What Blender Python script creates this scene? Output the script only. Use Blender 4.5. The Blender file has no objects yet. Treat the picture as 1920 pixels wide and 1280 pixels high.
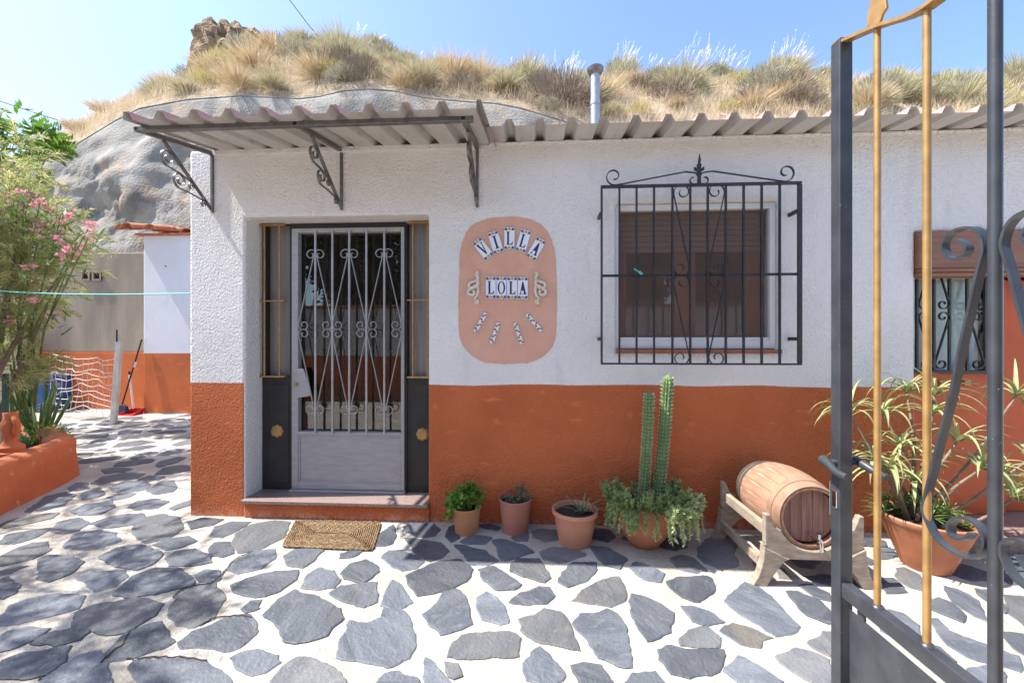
import bpy, bmesh, math, random
import numpy as np
from mathutils import Vector, Matrix, noise
R = math.radians
random.seed(7); rng = np.random.default_rng(7)
S = bpy.context.scene
col = S.collection
# ------------------------------------------------------------------ camera
FPX, CX, CY = 747.0, 960.0, 640.0            # focal length in photo pixels, image centre
YAW = math.atan(7.4e-5 * FPX); CAM = Vector((0, -2.886, 1.32))
cd = bpy.data.cameras.new('camera'); cam = bpy.data.objects.new('camera', cd); col.objects.link(cam)
cd.sensor_width = 36; cd.lens = 36 * FPX / 1920; cd.clip_start = 0.02; cd.clip_end = 500
cam.location = CAM; cam.rotation_euler = (R(90), 0, YAW); S.camera = cam
# ------------------------------------------------------------------ sky, sun, exposure
SUN_TO = Vector((-1.60, -0.165, 2.60)).normalized()      # towards the sun: along the facade from its left
w = bpy.data.worlds.new('World'); S.world = w; w.use_nodes = True
nt = w.node_tree; bg = nt.nodes['Background']
sky = nt.nodes.new('ShaderNodeTexSky'); sky.sky_type = 'NISHITA'; sky.sun_disc = False
sky.sun_elevation = math.asin(SUN_TO.z); sky.sun_rotation = math.atan2(SUN_TO.x, SUN_TO.y)
sky.altitude = 900; sky.air_density = 1.0; sky.dust_density = 2.2; sky.ozone_density = 2.6
nt.links.new(sky.outputs[0], bg.inputs[0]); bg.inputs[1].default_value = 0.135
sd = bpy.data.lights.new('sun', 'SUN'); sd.energy = 3.8; sd.angle = R(0.55); sd.color = (1.0, 0.955, 0.88)
so = bpy.data.objects.new('sun', sd); col.objects.link(so); so.rotation_euler = SUN_TO.to_track_quat('Z', 'Y').to_euler()
so.location = (-8, -2, 14)
S.view_settings.view_transform = 'Standard'; S.view_settings.look = 'None'
S.view_settings.exposure = 1.52; S.view_settings.gamma = 1
# ------------------------------------------------------------------ pixel helpers
FW = Vector((-math.sin(YAW), math.cos(YAW), 0)); RT = Vector((math.cos(YAW), math.sin(YAW), 0)); UP = Vector((0, 0, 1))
def ray(x, y): return FW + RT * ((x - CX) / FPX) + UP * ((CY - y) / FPX)
def onY(x, y, Y): d = ray(x, y); return CAM + d * ((Y - CAM.y) / d.y)
def onZ(x, y, Z): d = ray(x, y); return CAM + d * ((Z - CAM.z) / d.z)
def onX(x, y, X): d = ray(x, y); return CAM + d * ((X - CAM.x) / d.x)
def W(x, y=640, Y=0.0): return onY(x, y, Y)
def interp(tab, x):
    xs = [a for a, _ in tab]; ys = [b for _, b in tab]
    return float(np.interp(x, xs, ys))
# ------------------------------------------------------------------ materials
def lin(h):
    h = h.lstrip('#'); v = [int(h[i:i+2], 16) / 255 for i in (0, 2, 4)]
    return tuple(c / 12.92 if c <= .04045 else ((c + .055) / 1.055) ** 2.4 for c in v)
def mat(name, c1, c2=None, rough=.7, nscale=6, ndetail=4, lo=.35, hi=.65, bscale=0, bstr=.3, bdist=.01, metal=0,
        spec=.4, c3=None, n3=40, lo3=.6, hi3=.7, btype='noise', transl=0, stretch=None):
    m = bpy.data.materials.new(name); m.use_nodes = True; n = m.node_tree.nodes; L = m.node_tree.links
    b = n['Principled BSDF']; b.inputs['Roughness'].default_value = rough; b.inputs['Metallic'].default_value = metal
    b.inputs['Specular IOR Level'].default_value = spec
    c1 = tuple(c1); b.inputs['Base Color'].default_value = (*c1, 1)
    tc = n.new('ShaderNodeTexCoord'); src = tc.outputs['Object']
    if stretch:
        mp = n.new('ShaderNodeMapping'); mp.inputs['Scale'].default_value = stretch; L.new(src, mp.inputs[0]); src = mp.outputs[0]
    cur = None
    def layer(prev, c, sc, l, h, det=4):
        t = n.new('ShaderNodeTexNoise'); t.inputs['Scale'].default_value = sc; t.inputs['Detail'].default_value = det; L.new(src, t.inputs['Vector'])
        r = n.new('ShaderNodeMapRange'); r.inputs[1].default_value = l; r.inputs[2].default_value = h; L.new(t.outputs['Fac'], r.inputs[0])
        x = n.new('ShaderNodeMix'); x.data_type = 'RGBA'; L.new(r.outputs[0], x.inputs[0])
        if prev is None: x.inputs[6].default_value = (*c1, 1)
        else: L.new(prev, x.inputs[6])
        x.inputs[7].default_value = (*c, 1); return x.outputs[2]
    if c2: cur = layer(cur, c2, nscale, lo, hi, ndetail)
    if c3: cur = layer(cur, c3, n3, lo3, hi3)
    if cur is not None: L.new(cur, b.inputs['Base Color'])
    if bscale:
        t = n.new('ShaderNodeTexNoise'); t.inputs['Scale'].default_value = bscale; t.inputs['Detail'].default_value = 5; L.new(src, t.inputs['Vector'])
        bp = n.new('ShaderNodeBump'); bp.inputs['Strength'].default_value = bstr; bp.inputs['Distance'].default_value = bdist
        L.new(t.outputs['Fac'], bp.inputs['Height']); L.new(bp.outputs[0], b.inputs['Normal'])
    if transl:
        tr = n.new('ShaderNodeBsdfTranslucent'); mx = n.new('ShaderNodeMixShader'); mx.inputs[0].default_value = transl
        if cur is not None: L.new(cur, tr.inputs[0])
        else: tr.inputs[0].default_value = (*c1, 1)
        L.new(b.outputs[0], mx.inputs[1]); L.new(tr.outputs[0], mx.inputs[2]); L.new(mx.outputs[0], n['Material Output'].inputs[0])
    return m
WHITE = (.76, .745, .725); ORANGE = (.53, .148, .054)
def stucco(name, line=None, wob=.012, white=WHITE, orange=ORANGE, strength=1.0):
    """white stucco, painted orange below the given height (wavy hand-painted edge)"""
    m = bpy.data.materials.new(name); m.use_nodes = True; n = m.node_tree.nodes; L = m.node_tree.links
    b = n['Principled BSDF']; b.inputs['Roughness'].default_value = .85; b.inputs['Specular IOR Level'].default_value = .2
    tc = n.new('ShaderNodeTexCoord').outputs['Object']
    def N(sc, det=4, st=None):
        t = n.new('ShaderNodeTexNoise'); t.inputs['Scale'].default_value = sc; t.inputs['Detail'].default_value = det
        if st:
            mp = n.new('ShaderNodeMapping'); mp.inputs['Scale'].default_value = st; L.new(tc, mp.inputs[0]); L.new(mp.outputs[0], t.inputs['Vector'])
        else: L.new(tc, t.inputs['Vector'])
        return t.outputs['Fac']
    def MR(f, a, c, lo=0, hi=1):
        r = n.new('ShaderNodeMapRange'); L.new(f, r.inputs[0]); r.inputs[1].default_value = a; r.inputs[2].default_value = c
        r.inputs[3].default_value = lo; r.inputs[4].default_value = hi; return r.outputs[0]
    def MIX(f, A, B):
        x = n.new('ShaderNodeMix'); x.data_type = 'RGBA'; L.new(f, x.inputs[0])
        for k, v in ((6, A), (7, B)):
            if isinstance(v, tuple): x.inputs[k].default_value = (*v, 1)
            else: L.new(v, x.inputs[k])
        return x.outputs[2]
    def M(op, a, c):
        x = n.new('ShaderNodeMath'); x.operation = op
        for k, v in ((0, a), (1, c)):
            if isinstance(v, (int, float)): x.inputs[k].default_value = v
            else: L.new(v, x.inputs[k])
        return x.outputs[0]
    wc = MIX(MR(N(1.7, 3), .42, .68), white, tuple(v * .93 for v in white))
    wc = MIX(MR(N(9, 5, (1, 1, .22)), .60, .95), wc, (.60, .57, .53))
    out = wc
    if line is not None:
        oc = MIX(MR(N(2.3, 4), .4, .65), orange, (orange[0] * .86, orange[1] * .84, orange[2] * .84))
        oc = MIX(MR(N(5, 4, (1, 1, 2.6)), .62, .74), oc, (orange[0] * 1.28, orange[1] * 1.35, orange[2] * 1.1))
        z = n.new('ShaderNodeSeparateXYZ'); L.new(tc, z.inputs[0])
        edge = M('ADD', z.outputs[2], M('MULTIPLY', M('SUBTRACT', N(1.6, 2), .5), wob * 4))
        edge = M('ADD', edge, M('MULTIPLY', M('SUBTRACT', N(60, 2), .5), .006))
        out = MIX(MR(edge, line - .002, line + .002), oc, wc)
        dust = M('MULTIPLY', MR(z.outputs[2], .02, .07, 1, 0), MR(N(22, 4), .42, .6))
        out = MIX(M('MULTIPLY', dust, .32), out, (.55, .45, .36))
    L.new(out, b.inputs['Base Color'])
    v = n.new('ShaderNodeTexVoronoi'); v.feature = 'SMOOTH_F1'; v.inputs['Scale'].default_value = 72; L.new(tc, v.inputs['Vector'])
    h = M('ADD', M('MULTIPLY', N(88, 4), .9), M('MULTIPLY', v.outputs['Distance'], -.6)); h = M('ADD', h, M('MULTIPLY', N(9, 3), .7))
    bp = n.new('ShaderNodeBump'); bp.inputs['Strength'].default_value = strength; bp.inputs['Distance'].default_value = .012
    L.new(h, bp.inputs['Height']); L.new(bp.outputs[0], b.inputs['Normal'])
    return m
def glass(name, tint=(.8, .85, .85), base=.045, trans=.85):
    m = bpy.data.materials.new(name); m.use_nodes = True; n = m.node_tree.nodes; L = m.node_tree.links
    n.remove(n['Principled BSDF'])
    g = n.new('ShaderNodeBsdfGlossy'); g.inputs['Roughness'].default_value = .015
    t = n.new('ShaderNodeBsdfTransparent'); t.inputs[0].default_value = (*[c * trans for c in tint], 1)
    f = n.new('ShaderNodeLayerWeight'); f.inputs[0].default_value = .5            # Schlick, the same from both sides
    pw = n.new('ShaderNodeMath'); pw.operation = 'POWER'; L.new(f.outputs['Facing'], pw.inputs[0]); pw.inputs[1].default_value = 5
    ma = n.new('ShaderNodeMath'); ma.operation = 'MULTIPLY_ADD'; L.new(pw.outputs[0], ma.inputs[0]); ma.inputs[1].default_value = .9; ma.inputs[2].default_value = .04 + base
    mx = n.new('ShaderNodeMixShader'); L.new(ma.outputs[0], mx.inputs[0]); L.new(t.outputs[0], mx.inputs[1]); L.new(g.outputs[0], mx.inputs[2])
    L.new(mx.outputs[0], n['Material Output'].inputs[0]); return m
def screen_mat(name, c, alpha):
    m = bpy.data.materials.new(name); m.use_nodes = True; n = m.node_tree.nodes
    b = n['Principled BSDF']; b.inputs['Base Color'].default_value = (*c, 1); b.inputs['Alpha'].default_value = alpha; b.inputs['Roughness'].default_value = .8
    return m
M = {}
M['wall'] = stucco('white_stucco_orange_dado', 1.005)
M['white'] = stucco('white_stucco')
M['annex'] = stucco('annex_plaster', 1.105, wob=.004, white=(.72, .72, .76), strength=.15)
M['backdado'] = stucco('back_dado', 5.0, strength=.2)
M['patch'] = mat('salmon_paint', (.63, .365, .265), (.57, .32, .225), .85, 5, bscale=70, bstr=.4, bdist=.012)
def ground_mat(name, c1, c2, c3, spk, rnd, stretch=None, rough=.9, bstr=.6, streak=None):
    """layered mineral surface: broad patches, streaks, fine speckle, per-object shift, two-scale bump"""
    m = bpy.data.materials.new(name); m.use_nodes = True; n = m.node_tree.nodes; L = m.node_tree.links
    b = n['Principled BSDF']; b.inputs['Roughness'].default_value = rough; b.inputs['Specular IOR Level'].default_value = .3
    tc = n.new('ShaderNodeTexCoord').outputs['Object']
    oi = n.new('ShaderNodeObjectInfo')
    va = n.new('ShaderNodeVectorRotate'); va.rotation_type = 'Z_AXIS'; L.new(tc, va.inputs['Vector'])
    an = n.new('ShaderNodeMath'); an.operation = 'MULTIPLY'; L.new(oi.outputs['Random'], an.inputs[0]); an.inputs[1].default_value = 6.28 if stretch else 0; L.new(an.outputs[0], va.inputs['Angle'])
    mp = n.new('ShaderNodeMapping'); mp.inputs['Scale'].default_value = stretch or (1, 1, 1); L.new(va.outputs[0], mp.inputs[0]); src = mp.outputs[0]
    def N(sc, det=6, v=None, dist=0):
        t = n.new('ShaderNodeTexNoise'); t.inputs['Scale'].default_value = sc; t.inputs['Detail'].default_value = det; t.inputs['Distortion'].default_value = dist; L.new(v or src, t.inputs['Vector']); return t.outputs['Fac']
    def MR(f, a, c, lo=0, hi=1):
        r = n.new('ShaderNodeMapRange'); L.new(f, r.inputs[0]); r.inputs[1].default_value = a; r.inputs[2].default_value = c; r.inputs[3].default_value = lo; r.inputs[4].default_value = hi; return r.outputs[0]
    def MIX(f, A, B):
        x = n.new('ShaderNodeMix'); x.data_type = 'RGBA'; L.new(f, x.inputs[0])
        for k, v in ((6, A), (7, B)):
            if isinstance(v, tuple): x.inputs[k].default_value = (*v, 1)
            else: L.new(v, x.inputs[k])
        return x.outputs[2]
    cc = MIX(MR(N(3.2, 7, dist=.6), .40, .62), c1, c2); cc = MIX(MR(N(1.7, 5), .56, .74), cc, c3)
    if streak: cc = MIX(MR(N(11, 8, dist=1.2), .56, .72, 0, .75), cc, streak)
    cc = MIX(MR(N(150, 3, tc), .64, .72, 0, .8), cc, spk)
    if rnd:
        hs = n.new('ShaderNodeHueSaturation'); L.new(cc, hs.inputs['Color']); L.new(MR(oi.outputs['Random'], 0, 1, 1 - rnd, 1 + rnd), hs.inputs['Value']); cc = hs.outputs[0]
    L.new(cc, b.inputs['Base Color'])
    h = n.new('ShaderNodeMath'); h.operation = 'MULTIPLY_ADD'; L.new(N(7, 8, dist=.8), h.inputs[0]); h.inputs[1].default_value = 2.0; L.new(N(70, 5, tc), h.inputs[2])
    bp = n.new('ShaderNodeBump'); bp.inputs['Strength'].default_value = bstr; bp.inputs['Distance'].default_value = .012; L.new(h.outputs[0], bp.inputs['Height']); L.new(bp.outputs[0], b.inputs['Normal'])
    return m
M['mortar'] = ground_mat('mortar', (.46, .425, .375), (.375, .335, .285), (.31, .27, .22), (.17, .135, .105), 0, bstr=.8)
M['cement'] = mat('grey_cement', (.30, .28, .25), (.16, .152, .14), .95, 1.5, 9, .43, .60, bscale=22, bstr=.9, bdist=.03, c3=(.30, .235, .175), n3=2.2, lo3=.54, hi3=.68)
M['render'] = mat('streaked_render', (.34, .28, .215), (.25, .205, .16), .95, 3, 6, .38, .66, bscale=40, bstr=.3, bdist=.015, stretch=(1, 1, .25))
M['soil'] = mat('dry_soil', (.40, .31, .21), (.24, .185, .125), .98, 3, 6, bscale=20, bstr=.8, bdist=.05)
M['rock'] = mat('ochre_rock', (.32, .215, .125), (.17, .12, .078), .95, 2.2, 6, .4, .62, bscale=9, bstr=1, bdist=.12, stretch=(1, 1, 2.2))
M['sheet_top'] = mat('sheet_top_red', (.46, .22, .20), (.40, .26, .24), .55, 8)
M['sheet_under'] = mat('sheet_underside', (.55, .53, .50), (.46, .44, .41), .5, 3, 4, c3=(.34, .29, .25), n3=7, lo3=.62, hi3=.8, stretch=(3, .6, 1), metal=.05)
M['galv'] = mat('galvanised_sheet', (.46, .47, .48), (.38, .39, .40), .38, 12, metal=.6)
M['iron_grey'] = mat('grey_painted_iron', (.135, .13, .125), (.20, .195, .19), .38, 20, metal=.55)
M['iron_black'] = mat('black_iron', (.016, .016, .018), (.028, .026, .026), .42, 30, spec=.5)
M['iron_gate'] = mat('dark_gate_paint', (.030, .034, .042), (.048, .053, .062), .36, 14, spec=.55, c3=(.30, .29, .28), n3=130, lo3=.72, hi3=.76, bscale=60, bstr=.12, bdist=.003)
M['brass'] = mat('gold_paint', (.44, .27, .10), (.34, .20, .075), .38, 25, metal=.35)
M['door_black'] = mat('black_door_paint', (.018, .018, .019), (.026, .026, .027), .5, 8, bscale=40, bstr=.1)
M['door_grey'] = mat('grey_door_metal', (.36, .36, .36), (.31, .31, .31), .42, 9, metal=.12, stretch=(1, 1, 5))
M['door_bar'] = mat('light_grey_bar', (.40, .40, .40), (.32, .32, .32), .4, 20, metal=.4)
M['frost'] = mat('ribbed_glass', (.27, .25, .235), (.20, .19, .18), .3, 40, bscale=150, bstr=.3, stretch=(1, 1, .05), spec=.5)
M['glass'] = glass('pane_glass')
M['glass_clear'] = glass('clear_pane', base=.0, trans=1.1)
M['glass2'] = glass('window_glass', base=.12, trans=.6)
M['wood_dark'] = mat('dark_brown_wood', (.12, .055, .038), (.08, .036, .026), .5, 10, stretch=(6, 6, .5))
M['wood_red'] = mat('red_brown_wood', (.24, .08, .042), (.17, .055, .03), .5, 12, stretch=(8, 8, .6))
M['blind'] = mat('brown_blind', (.19, .125, .10), (.15, .095, .075), .6, 4)
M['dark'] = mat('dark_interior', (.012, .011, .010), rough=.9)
M['alu'] = mat('white_frame', (.70, .70, .70), (.62, .62, .61), .35, 6)
M['screen'] = screen_mat('insect_screen', (.20, .14, .115), .40)
M['sill'] = mat('terracotta_sill', (.36, .14, .08), (.28, .12, .075), .8, 20)
M['granite'] = mat('pink_granite', (.30, .215, .19), (.16, .115, .105), .35, 160, 2, .45, .6, c3=(.46, .40, .37), n3=210, lo3=.62, hi3=.68)
M['tile'] = mat('glazed_tile', (.74, .75, .76), rough=.15, spec=.6)
M['tile_blue'] = mat('glaze_blue', (.025, .03, .16), rough=.2, spec=.6)
M['tile_violet'] = mat('glaze_violet', (.10, .095, .25), rough=.2, spec=.6)
M['tile_yellow'] = mat('glaze_yellow', (.66, .40, .05), rough=.2, spec=.6)
M['tile_edge'] = mat('tile_edge', (.32, .24, .20), rough=.8)
M['plaster_cream'] = mat('cream_plaster', (.68, .63, .54), (.58, .52, .43), .7, 30)
M['terra'] = mat('terracotta', (.47, .185, .095), (.40, .15, .075), .8, 7, bscale=60, bstr=.12, c3=(.56, .33, .23), n3=9, lo3=.6, hi3=.8)
M['terra_pale'] = mat('pale_terracotta', (.50, .235, .14), (.44, .19, .11), .75, 6)
M['terra_ochre'] = mat('ochre_terracotta', (.52, .245, .115), (.45, .20, .09), .75, 7)
M['terra_pink'] = mat('pink_terracotta', (.44, .19, .13), (.38, .155, .10), .75, 7)
M['earth'] = mat('potting_soil', (.03, .022, .016), (.055, .04, .03), 1, 60, bscale=90, bstr=1, bdist=.02)
M['planter'] = mat('orange_planter', (.46, .135, .052), (.40, .11, .042), .85, 5, bscale=14, bstr=.5, bdist=.02, c3=(.52, .25, .15), n3=12, lo3=.64, hi3=.74)
M['mat'] = mat('woven_reed', (.20, .125, .06), (.085, .052, .028), .9, 70, 3, c3=(.34, .25, .14), n3=110, lo3=.56, hi3=.66)
M['barrel'] = mat('varnished_oak', (.36, .205, .13), (.26, .14, .088), .75, 5, 5, stretch=(9, 1.2, 9), bscale=30, bstr=.25, c3=(.50, .32, .21), n3=7, lo3=.6, hi3=.75)
M['barrel_head'] = mat('barrel_head_wood', (.30, .17, .13), (.20, .105, .08), .75, 6, 5, stretch=(12, 3, 1), bscale=30, bstr=.3)
M['hoop'] = mat('barrel_hoop', (.34, .20, .13), (.24, .14, .09), .7, 14)
M['grey_wood'] = mat('weathered_wood', (.36, .30, .23), (.25, .20, .15), .85, 5, 5, stretch=(3, 3, 9), bscale=20, bstr=.3)
M['white_wood'] = mat('white_painted_post', (.62, .58, .52), (.48, .40, .32), .8, 6)
M['chrome'] = mat('chrome', (.75, .75, .76), rough=.12, metal=1)
M['shut_wood'] = mat('shutter_box_wood', (.26, .115, .068), (.20, .085, .05), .45, 4, stretch=(.8, 8, 14))
M['door_orange'] = mat('orange_door', (.52, .10, .026), (.45, .082, .022), .5, 5)
M['curtain'] = mat('white_curtain', (.80, .80, .80), (.70, .70, .70), .9, 5, stretch=(4, 1, .2))
M['red'] = mat('red_plastic', (.45, .012, .012), rough=.4)
M['plastic_white'] = mat('white_plastic', (.68, .66, .64), rough=.5)
M['blue'] = mat('blue_plastic', (.02, .085, .28), rough=.45)
M['broom_blue'] = mat('dark_blue_bristles', (.03, .04, .07), rough=.8)
M['net'] = mat('net_cord', (.62, .58, .53), rough=.9)
M['cord'] = mat('cyan_cord', (.10, .50, .46), rough=.6)
M['cable'] = mat('black_cable', (.02, .02, .02), rough=.6)
M['green_post'] = mat('green_post', (.02, .075, .05), rough=.5)
M['crack'] = mat('crack', (.05, .042, .035), rough=1)
M['straw'] = mat('dry_straw', (.68, .57, .40), (.58, .465, .31), .8, 1.6, 3, transl=.3, c3=(.46, .335, .22), n3=2.4, lo3=.55, hi3=.7)
M['olive'] = mat('olive_tussock', (.36, .335, .20), (.53, .47, .31), .8, 7, 3, transl=.25)
M['greygreen'] = mat('grey_green_shrub', (.29, .28, .205), (.42, .39, .29), .8, 7, 3, transl=.25)
M['straw_t'] = mat('straw_tussock', (.62, .51, .34), (.52, .40, .25), .8, 8, 3, transl=.25)
M['yellowgreen'] = mat('yellow_herb', (.43, .39, .19), (.55, .46, .19), .8, 9, 3, transl=.25)
M['shade_twigs'] = mat('shade_brown_twigs', (.21, .17, .13), (.33, .26, .20), .9, 8)  # dark brown stands in for the shadows beneath the hillside shrubs
M['plume'] = mat('feather_grass_plume', (.80, .74, .66), rough=.8, transl=.45)
M['tamarisk'] = mat('tamarisk_green', (.31, .37, .12), (.55, .53, .25), .7, 3.2, 4, .38, .62, transl=.5, c3=(.50, .38, .20), n3=5, lo3=.62, hi3=.74)
M['leaf_bright'] = mat('bright_leaf', (.155, .28, .035), (.10, .20, .03), .45, 4, transl=.4)
M['leaf_dark'] = mat('dark_leaf', (.035, .06, .022), (.06, .085, .03), .6, 3, transl=.2)
M['leaf_herb'] = mat('herb_leaf', (.12, .27, .04), (.19, .35, .06), .45, 14, transl=.3)
M['leaf_ole'] = mat('oleander_leaf', (.12, .19, .05), (.19, .25, .08), .5, 5, transl=.3)
M['pink'] = mat('pink_flower', (.74, .27, .34), (.80, .46, .47), .7, 22, transl=.3)
M['leaf_grey'] = mat('grey_succulent', (.11, .155, .075), (.18, .225, .125), .6, 25, transl=.15)
M['sedum'] = mat('sedum_leaf', (.20, .30, .105), (.33, .42, .16), .55, 9, transl=.2)
M['sedum_sunlit'] = mat('sunlit_sedum_leaf', (.40, .50, .22), (.50, .56, .28), .55, 14, transl=.2)  # lighter copy of the sedum green: sunlight at front right painted into the colour
M['cactus'] = mat('cactus_green', (.085, .16, .055), (.13, .21, .075), .6, 14)
M['spine'] = mat('cactus_spine', (.62, .58, .36), rough=.8)
M['agave'] = mat('agave_green', (.075, .15, .065), (.12, .20, .085), .5, 8)
M['aloe'] = mat('aloe_leaf', (.25, .30, .12), (.40, .41, .19), .45, 7, transl=.2, c3=(.50, .36, .18), n3=9, lo3=.62, hi3=.75)
M['aloe_young'] = mat('young_aloe_leaf', (.13, .215, .06), (.21, .30, .09), .45, 9, transl=.2)
M['bark'] = mat('grey_bark', (.24, .18, .13), (.15, .11, .08), .9, 14, bscale=40, bstr=.6)
M['rooftile'] = mat('clay_roof_tile', (.46, .17, .085), (.36, .13, .07), .8, 7, c3=(.52, .32, .22), n3=11, lo3=.58, hi3=.7)
SLATES = [ground_mat('slate_blue', (.088, .100, .120), (.125, .137, .158), (.07, .078, .094), (.19, .195, .20), .24, (1, 2.6, 1), .58, .5, (.165, .174, .188)),
          ground_mat('slate_dark', (.066, .075, .090), (.10, .109, .125), (.078, .078, .082), (.16, .16, .16), .24, (1, 2.2, 1), .58, .5, (.13, .137, .148)),
          ground_mat('slate_buff', (.10, .107, .116), (.135, .14, .148), (.19, .165, .132), (.22, .21, .195), .22, (1, 1.8, 1), .62, .5, (.175, .168, .152))]
# ------------------------------------------------------------------ mesh builder
OFF = {}
class MB:
    def __init__(s): s.v = []; s.f = []; s.mi = []; s.cur = 0
    def add(s, vs, fs):
        o = len(s.v); s.v.extend(tuple(p) for p in vs); s.f.extend(tuple(i + o for i in f) for f in fs); s.mi.extend([s.cur] * len(fs)); return s
    def box(s, x0, x1, y0, y1, z0, z1):
        return s.add([(x0, y0, z0), (x1, y0, z0), (x1, y1, z0), (x0, y1, z0), (x0, y0, z1), (x1, y0, z1), (x1, y1, z1), (x0, y1, z1)],
                     [(3, 2, 1, 0), (4, 5, 6, 7), (0, 1, 5, 4), (1, 2, 6, 5), (2, 3, 7, 6), (3, 0, 4, 7)])
    def bar(s, a, b, wx, wy, up=(0, 0, 1)):
        """square-section bar from a to b"""
        a = Vector(a); b = Vector(b); t = (b - a).normalized(); u = Vector(up)
        if abs(t.dot(u)) > .95: u = Vector((0, 1, 0))
        n1 = t.cross(u).normalized() * (wx / 2); n2 = t.cross(n1).normalized() * (wy / 2)
        vs = [p + i * n1 + j * n2 for p in (a, b) for i, j in ((-1, -1), (1, -1), (1, 1), (-1, 1))]
        return s.add(vs, [(3, 2, 1, 0), (4, 5, 6, 7), (0, 1, 5, 4), (1, 2, 6, 5), (2, 3, 7, 6), (3, 0, 4, 7)])
    def tube(s, path, r, n=8, cap=True):
        path = [Vector(p) for p in path]; m = len(path); rs = r if isinstance(r, (list, tuple)) else [r] * m
        vs = []; prev = None
        for i, p in enumerate(path):
            t = (path[min(i + 1, m - 1)] - path[max(i - 1, 0)]).normalized()
            if prev is None: a = t.cross(Vector((0, 0, 1))); a = a if a.length > .05 else t.cross(Vector((1, 0, 0)))
            else: a = prev - t * prev.dot(t)
            a.normalize(); prev = a; b = t.cross(a)
            for k in range(n):
                q = 2 * math.pi * k / n; vs.append(p + (a * math.cos(q) + b * math.sin(q)) * rs[i])
        fs = [(i * n + k, i * n + (k + 1) % n, (i + 1) * n + (k + 1) % n, (i + 1) * n + k) for i in range(m - 1) for k in range(n)]
        if cap: fs += [tuple(range(n - 1, -1, -1)), tuple((m - 1) * n + k for k in range(n))]
        return s.add(vs, fs)
    def ribbon(s, path, wdir, width, thick):
        path = [Vector(p) for p in path]; m = len(path); wv = Vector(wdir).normalized(); vs = []
        for i, p in enumerate(path):
            t = (path[min(i + 1, m - 1)] - path[max(i - 1, 0)]).normalized(); nn = t.cross(wv).normalized()
            for a, b in ((-1, -1), (1, -1), (1, 1), (-1, 1)): vs.append(p + wv * (a * width / 2) + nn * (b * thick / 2))
        fs = [(i * 4 + k, i * 4 + (k + 1) % 4, (i + 1) * 4 + (k + 1) % 4, (i + 1) * 4 + k) for i in range(m - 1) for k in range(4)]
        fs += [(3, 2, 1, 0), tuple((m - 1) * 4 + k for k in range(4))]
        return s.add(vs, fs)
    def lathe(s, prof, c, n=32, axis='z', wob=None):
        vs = []; fs = []; m = len(prof)
        for r, h in prof:
            for k in range(n):
                a = 2 * math.pi * k / n; rr = r * (wob(a, h) if wob else 1)
                p = (rr * math.cos(a), rr * math.sin(a), h)
                if axis == 'y': p = (p[0], p[2], p[1])
                vs.append((c[0] + p[0], c[1] + p[1], c[2] + p[2]))
        for i in range(m - 1):
            for k in range(n):
                f = (i * n + k, i * n + (k + 1) % n, (i + 1) * n + (k + 1) % n, (i + 1) * n + k)
                fs.append(f if axis == 'z' else f[::-1])
        return s.add(vs, fs)
    def prism(s, poly, o, u, v, depth):
        """2-D polygon in plane (o,u,v) pushed along u x v by depth"""
        o = Vector(o); u = Vector(u); v = Vector(v); nn = u.cross(v).normalized() * depth; m = len(poly)
        a = [o + u * p[0] + v * p[1] for p in poly]; vs = a + [p + nn for p in a]
        fs = [tuple(range(m - 1, -1, -1)), tuple(range(m, 2 * m))] + [(i, (i + 1) % m, m + (i + 1) % m, m + i) for i in range(m)]
        return s.add(vs, fs)
    def build(s, name, m, parent=None, smooth=None, bevel=0, seg=2, kind=None):
        off = OFF.get(parent.name, Vector((0, 0, 0))) if parent else Vector((0, 0, 0))
        me = bpy.data.meshes.new(name)
        me.from_pydata([(a[0] - off.x, a[1] - off.y, a[2] - off.z) for a in s.v], [], s.f)
        ms = m if isinstance(m, (list, tuple)) else [m]
        for x in ms: me.materials.append(x)
        if len(ms) > 1: me.polygons.foreach_set('material_index', s.mi)
        me.update()
        if smooth is not None:
            me.polygons.foreach_set('use_smooth', [True] * len(me.polygons)); me.set_sharp_from_angle(angle=R(smooth))
        o = bpy.data.objects.new(name, me); col.objects.link(o)
        if parent: o.parent = parent; OFF[o.name] = off
        else: OFF[o.name] = Vector((0, 0, 0))
        if bevel:
            b = o.modifiers.new('bevel', 'BEVEL'); b.width = bevel; b.segments = seg; b.limit_method = 'ANGLE'; b.angle_limit = R(40)
        if kind: o['kind'] = kind
        return o
def thing(name, label, cat, loc=(0, 0, 0), group=None):
    o = bpy.data.objects.new(name, None); col.objects.link(o); o.location = loc; o.empty_display_size = .1
    o['label'] = label; o['category'] = cat
    if group: o['group'] = group
    OFF[o.name] = Vector(loc); return o
def tag(o, label, cat, group=None):
    o['label'] = label; o['category'] = cat
    if group: o['group'] = group
    return o
def dup(root, loc, rz=0, sc=1, label=None):
    r = root.copy(); col.objects.link(r); r.location = loc; r.rotation_euler = (0, 0, rz); r.scale = (sc, sc, sc)
    if label: r['label'] = label
    for ch in root.children:
        c = ch.copy(); col.objects.link(c); c.parent = r
    return r
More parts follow.
